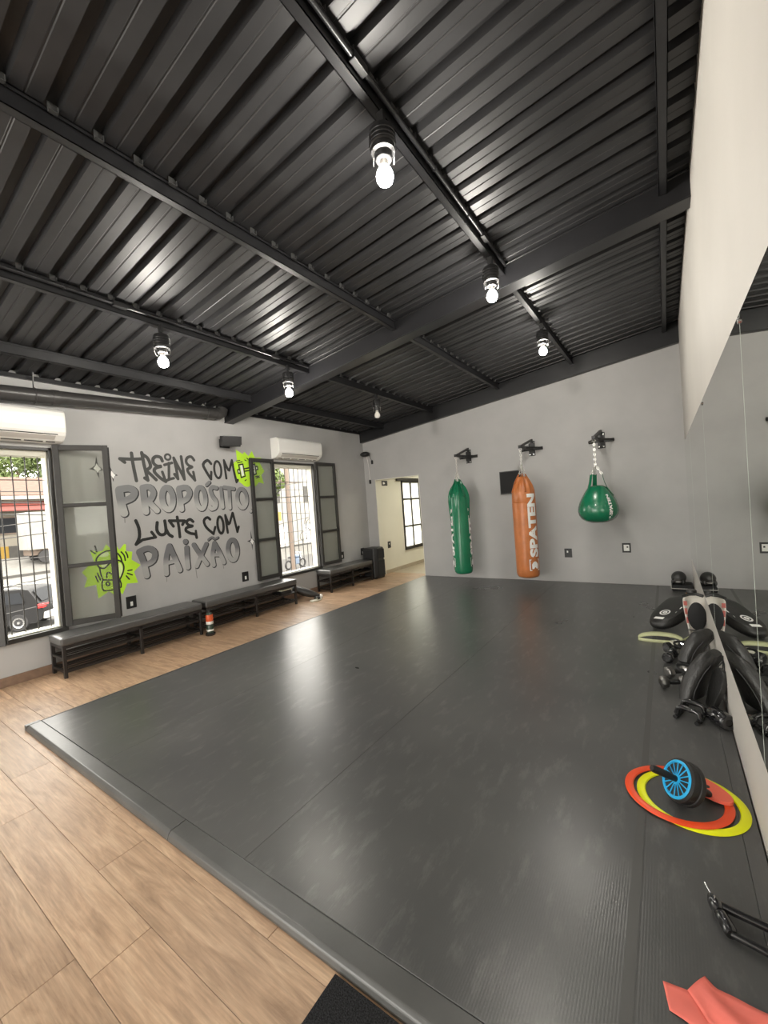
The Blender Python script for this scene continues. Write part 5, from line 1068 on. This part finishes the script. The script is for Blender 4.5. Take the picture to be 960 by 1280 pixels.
for y_ in (10.3, 14.3):
    for x_ in (-36.6, -38.4): link('wheel', MB().lathe([(.2,-.12),(.45,-.12),(.45,.12),(.2,.12)], (x_, y_, -.42), 18, (1,0,0)), M['tyre'], t, smooth=True)
link('chassis', MB().box((-38.3, 9.5, -.3), (-36.7, 15, .1)), M['timber'], t)

def tree(x, y, z0, h, r, seed, label):
    rnd = random.Random(seed); t = thing('tree', label, 'tree', (x, y, z0), 'trees across the street')
    tr = MB().tube([(x,y,z0),(x+.1,y,z0+h*.3),(x-.1,y+.2,z0+h*.6)], [.22,.17,.1], 8)
    for k in range(5):
        a = k*1.3; tr.tube([(x,y,z0+h*.42),(x+math.cos(a)*r*.4,y+math.sin(a)*r*.4,z0+h*.62),(x+math.cos(a)*r*.75,y+math.sin(a)*r*.75,z0+h*.75)], [.1,.06,.03], 6)
    link('trunk', tr, M['bark'], t, smooth=True)
    lv = MB()
    cl = [(x+rnd.uniform(-r,r)*.75, y+rnd.uniform(-r,r)*.75, z0+h*(.62+rnd.uniform(-.18,.3)), r*rnd.uniform(.3,.5)) for _ in range(14)]
    for cx, cy, cz, cr in cl:
        for _ in range(420):
            d = Vector((rnd.gauss(0,1), rnd.gauss(0,1), rnd.gauss(0,1))).normalized()*cr*rnd.uniform(.6,1); p = Vector((cx,cy,cz)) + d; s = rnd.uniform(.14,.3)
            u = Vector((rnd.gauss(0,1), rnd.gauss(0,1), rnd.gauss(0,1))).normalized(); v = u.cross(d).normalized()
            lv.add([p-u*s, p+v*s*.5, p+u*s, p-v*s*.5], [(0,1,2,3)])
    o = link('foliage', lv, M['leaf'], t); o['kind'] = 'stuff'
tree(-59, 11.0, 0, 13.5, 3.6, 1, 'leafy green tree behind the terracotta-roofed house, leftmost in the nearer window')
tree(-69, 17.0, 0, 15.5, 4.2, 2, 'leafy green tree behind the terracotta-roofed house, middle one in the nearer window')
tree(-59, 20.0, 0, 12.5, 3.4, 4, 'leafy green tree behind the terracotta-roofed house, rightmost in the nearer window')
tree(-27.2, 21.0, -2.4, 8.5, 2.3, 3, 'pale leafy street tree seen through the far window')
t = thing('utility_pole', 'timber utility pole with crossarms and coiled cables seen through the far window', 'pole', (-20, 18.3, G))
link('pole', MB().cyl((-20,18.3,G), (-20,18.3,7.5), .13, 14), M['timber'], t, smooth=True)
for z in (5.6, 4.9, 3.4): link('crossarm', MB().box((-20.9,17.2,z), (-20.75,19.6,z+.12), Matrix.Rotation(.9,3,'Z')).box((-20.1,17.4,z-.06),(-19.9,19.2,z)), M['timber'], t)
cb = MB()
for k, (dy, z, r_) in enumerate(((1.5, .6, .45), (1.7, .4, .3), (.9, -.2, .3), (1.6,.55,.36))): cb.torus((-19.8, 18.3+dy, z), r_, .02, 24, 6, Matrix.Rotation(PI/2,3,'Y'))
link('coiled_cable', cb, M['bar'], t)
zs_ = (.95, .25, -.35, 2.1, 3.3, 2.9, 2.5, 1.4)
for k, z in enumerate(zs_):
    wp = []
    for i in range(13):
        s = i/12; wp.append((-19.55 + .05*k, -12 + 62*s, z + (s-.489)*(4.2,-3.1,2.6,-4.0,5.0,-2.2,3.4,-5.2)[k] - .5*math.sin(PI*min(1, abs(s-.489)/.5))))
    tag(link('overhead_cable', MB().tube(wp, .018, 5), M['bar'], loc=(-20, 18.3, z)), 'black overhead cable past the utility pole, %s above the street' % ('lowest', 'second lowest', 'third lowest', 'fourth lowest', 'fourth highest', 'third highest', 'second highest', 'highest')[sorted(zs_).index(z)], 'cable', 'overhead cables')
t = thing('shop_sign', 'small yellow hanging sign seen through the far window', 'sign', (-18.6, 16.1, 1.2))
link('board', MB().box((-18.62,15.85,1.0), (-18.56,16.35,1.5)), M['yellow'], t); link('post', MB().cyl((-18.6,16.1,G), (-18.6,16.1,1.0), .035, 8), M['timber'], t)
t = thing('shopfront', 'pale shopfront building across the street beyond the far window', 'building', (-30, 34, G))
link('facade', MB().box((-38, 24.2, G), (-30.5, 60, 6.0)), M['render_w'], t)
for y_ in range(25, 58, 5):
    wn = link('window', MB().box((-30.5, y_, 2.4), (-30.42, y_+1.8, 4.0)), M['far_wall'], t)
    link('shutter', MB().box((-30.5, y_-.4, G), (-30.44, y_+2.4, .1)), M['grey_plastic'], t)
t = thing('motorcycle', 'blue-grey parked motorcycle at the bottom of the far window', 'motorcycle', (-21.5, 19.9, G))
for dy in (-.65, .65): link('wheel', MB().torus((-21.5, 19.9+dy, G+.33), .27, .06, 24, 8, Matrix.Rotation(PI/2,3,'Y')), M['tyre'], t, smooth=True)
link('tank', MB().ell((-21.5, 20.05, G+.85), (.17,.32,.17), 14, 10), M['blue_grey'], t, smooth=True); link('seat', MB().ell((-21.5, 19.55, G+.84), (.14,.35,.08), 14, 8), M['black'], t, smooth=True)
link('engine', MB().box((-21.65,19.65,G+.3), (-21.35,20.15,G+.72)), M['blue_grey'], t, bevel=.05)
link('fork', MB().cyl((-21.5,20.55,G+.33), (-21.5,20.3,G+1.1), .04, 8).cyl((-21.8,20.28,G+1.1), (-21.2,20.28,G+1.1), .02, 8), M['chrome'], t)
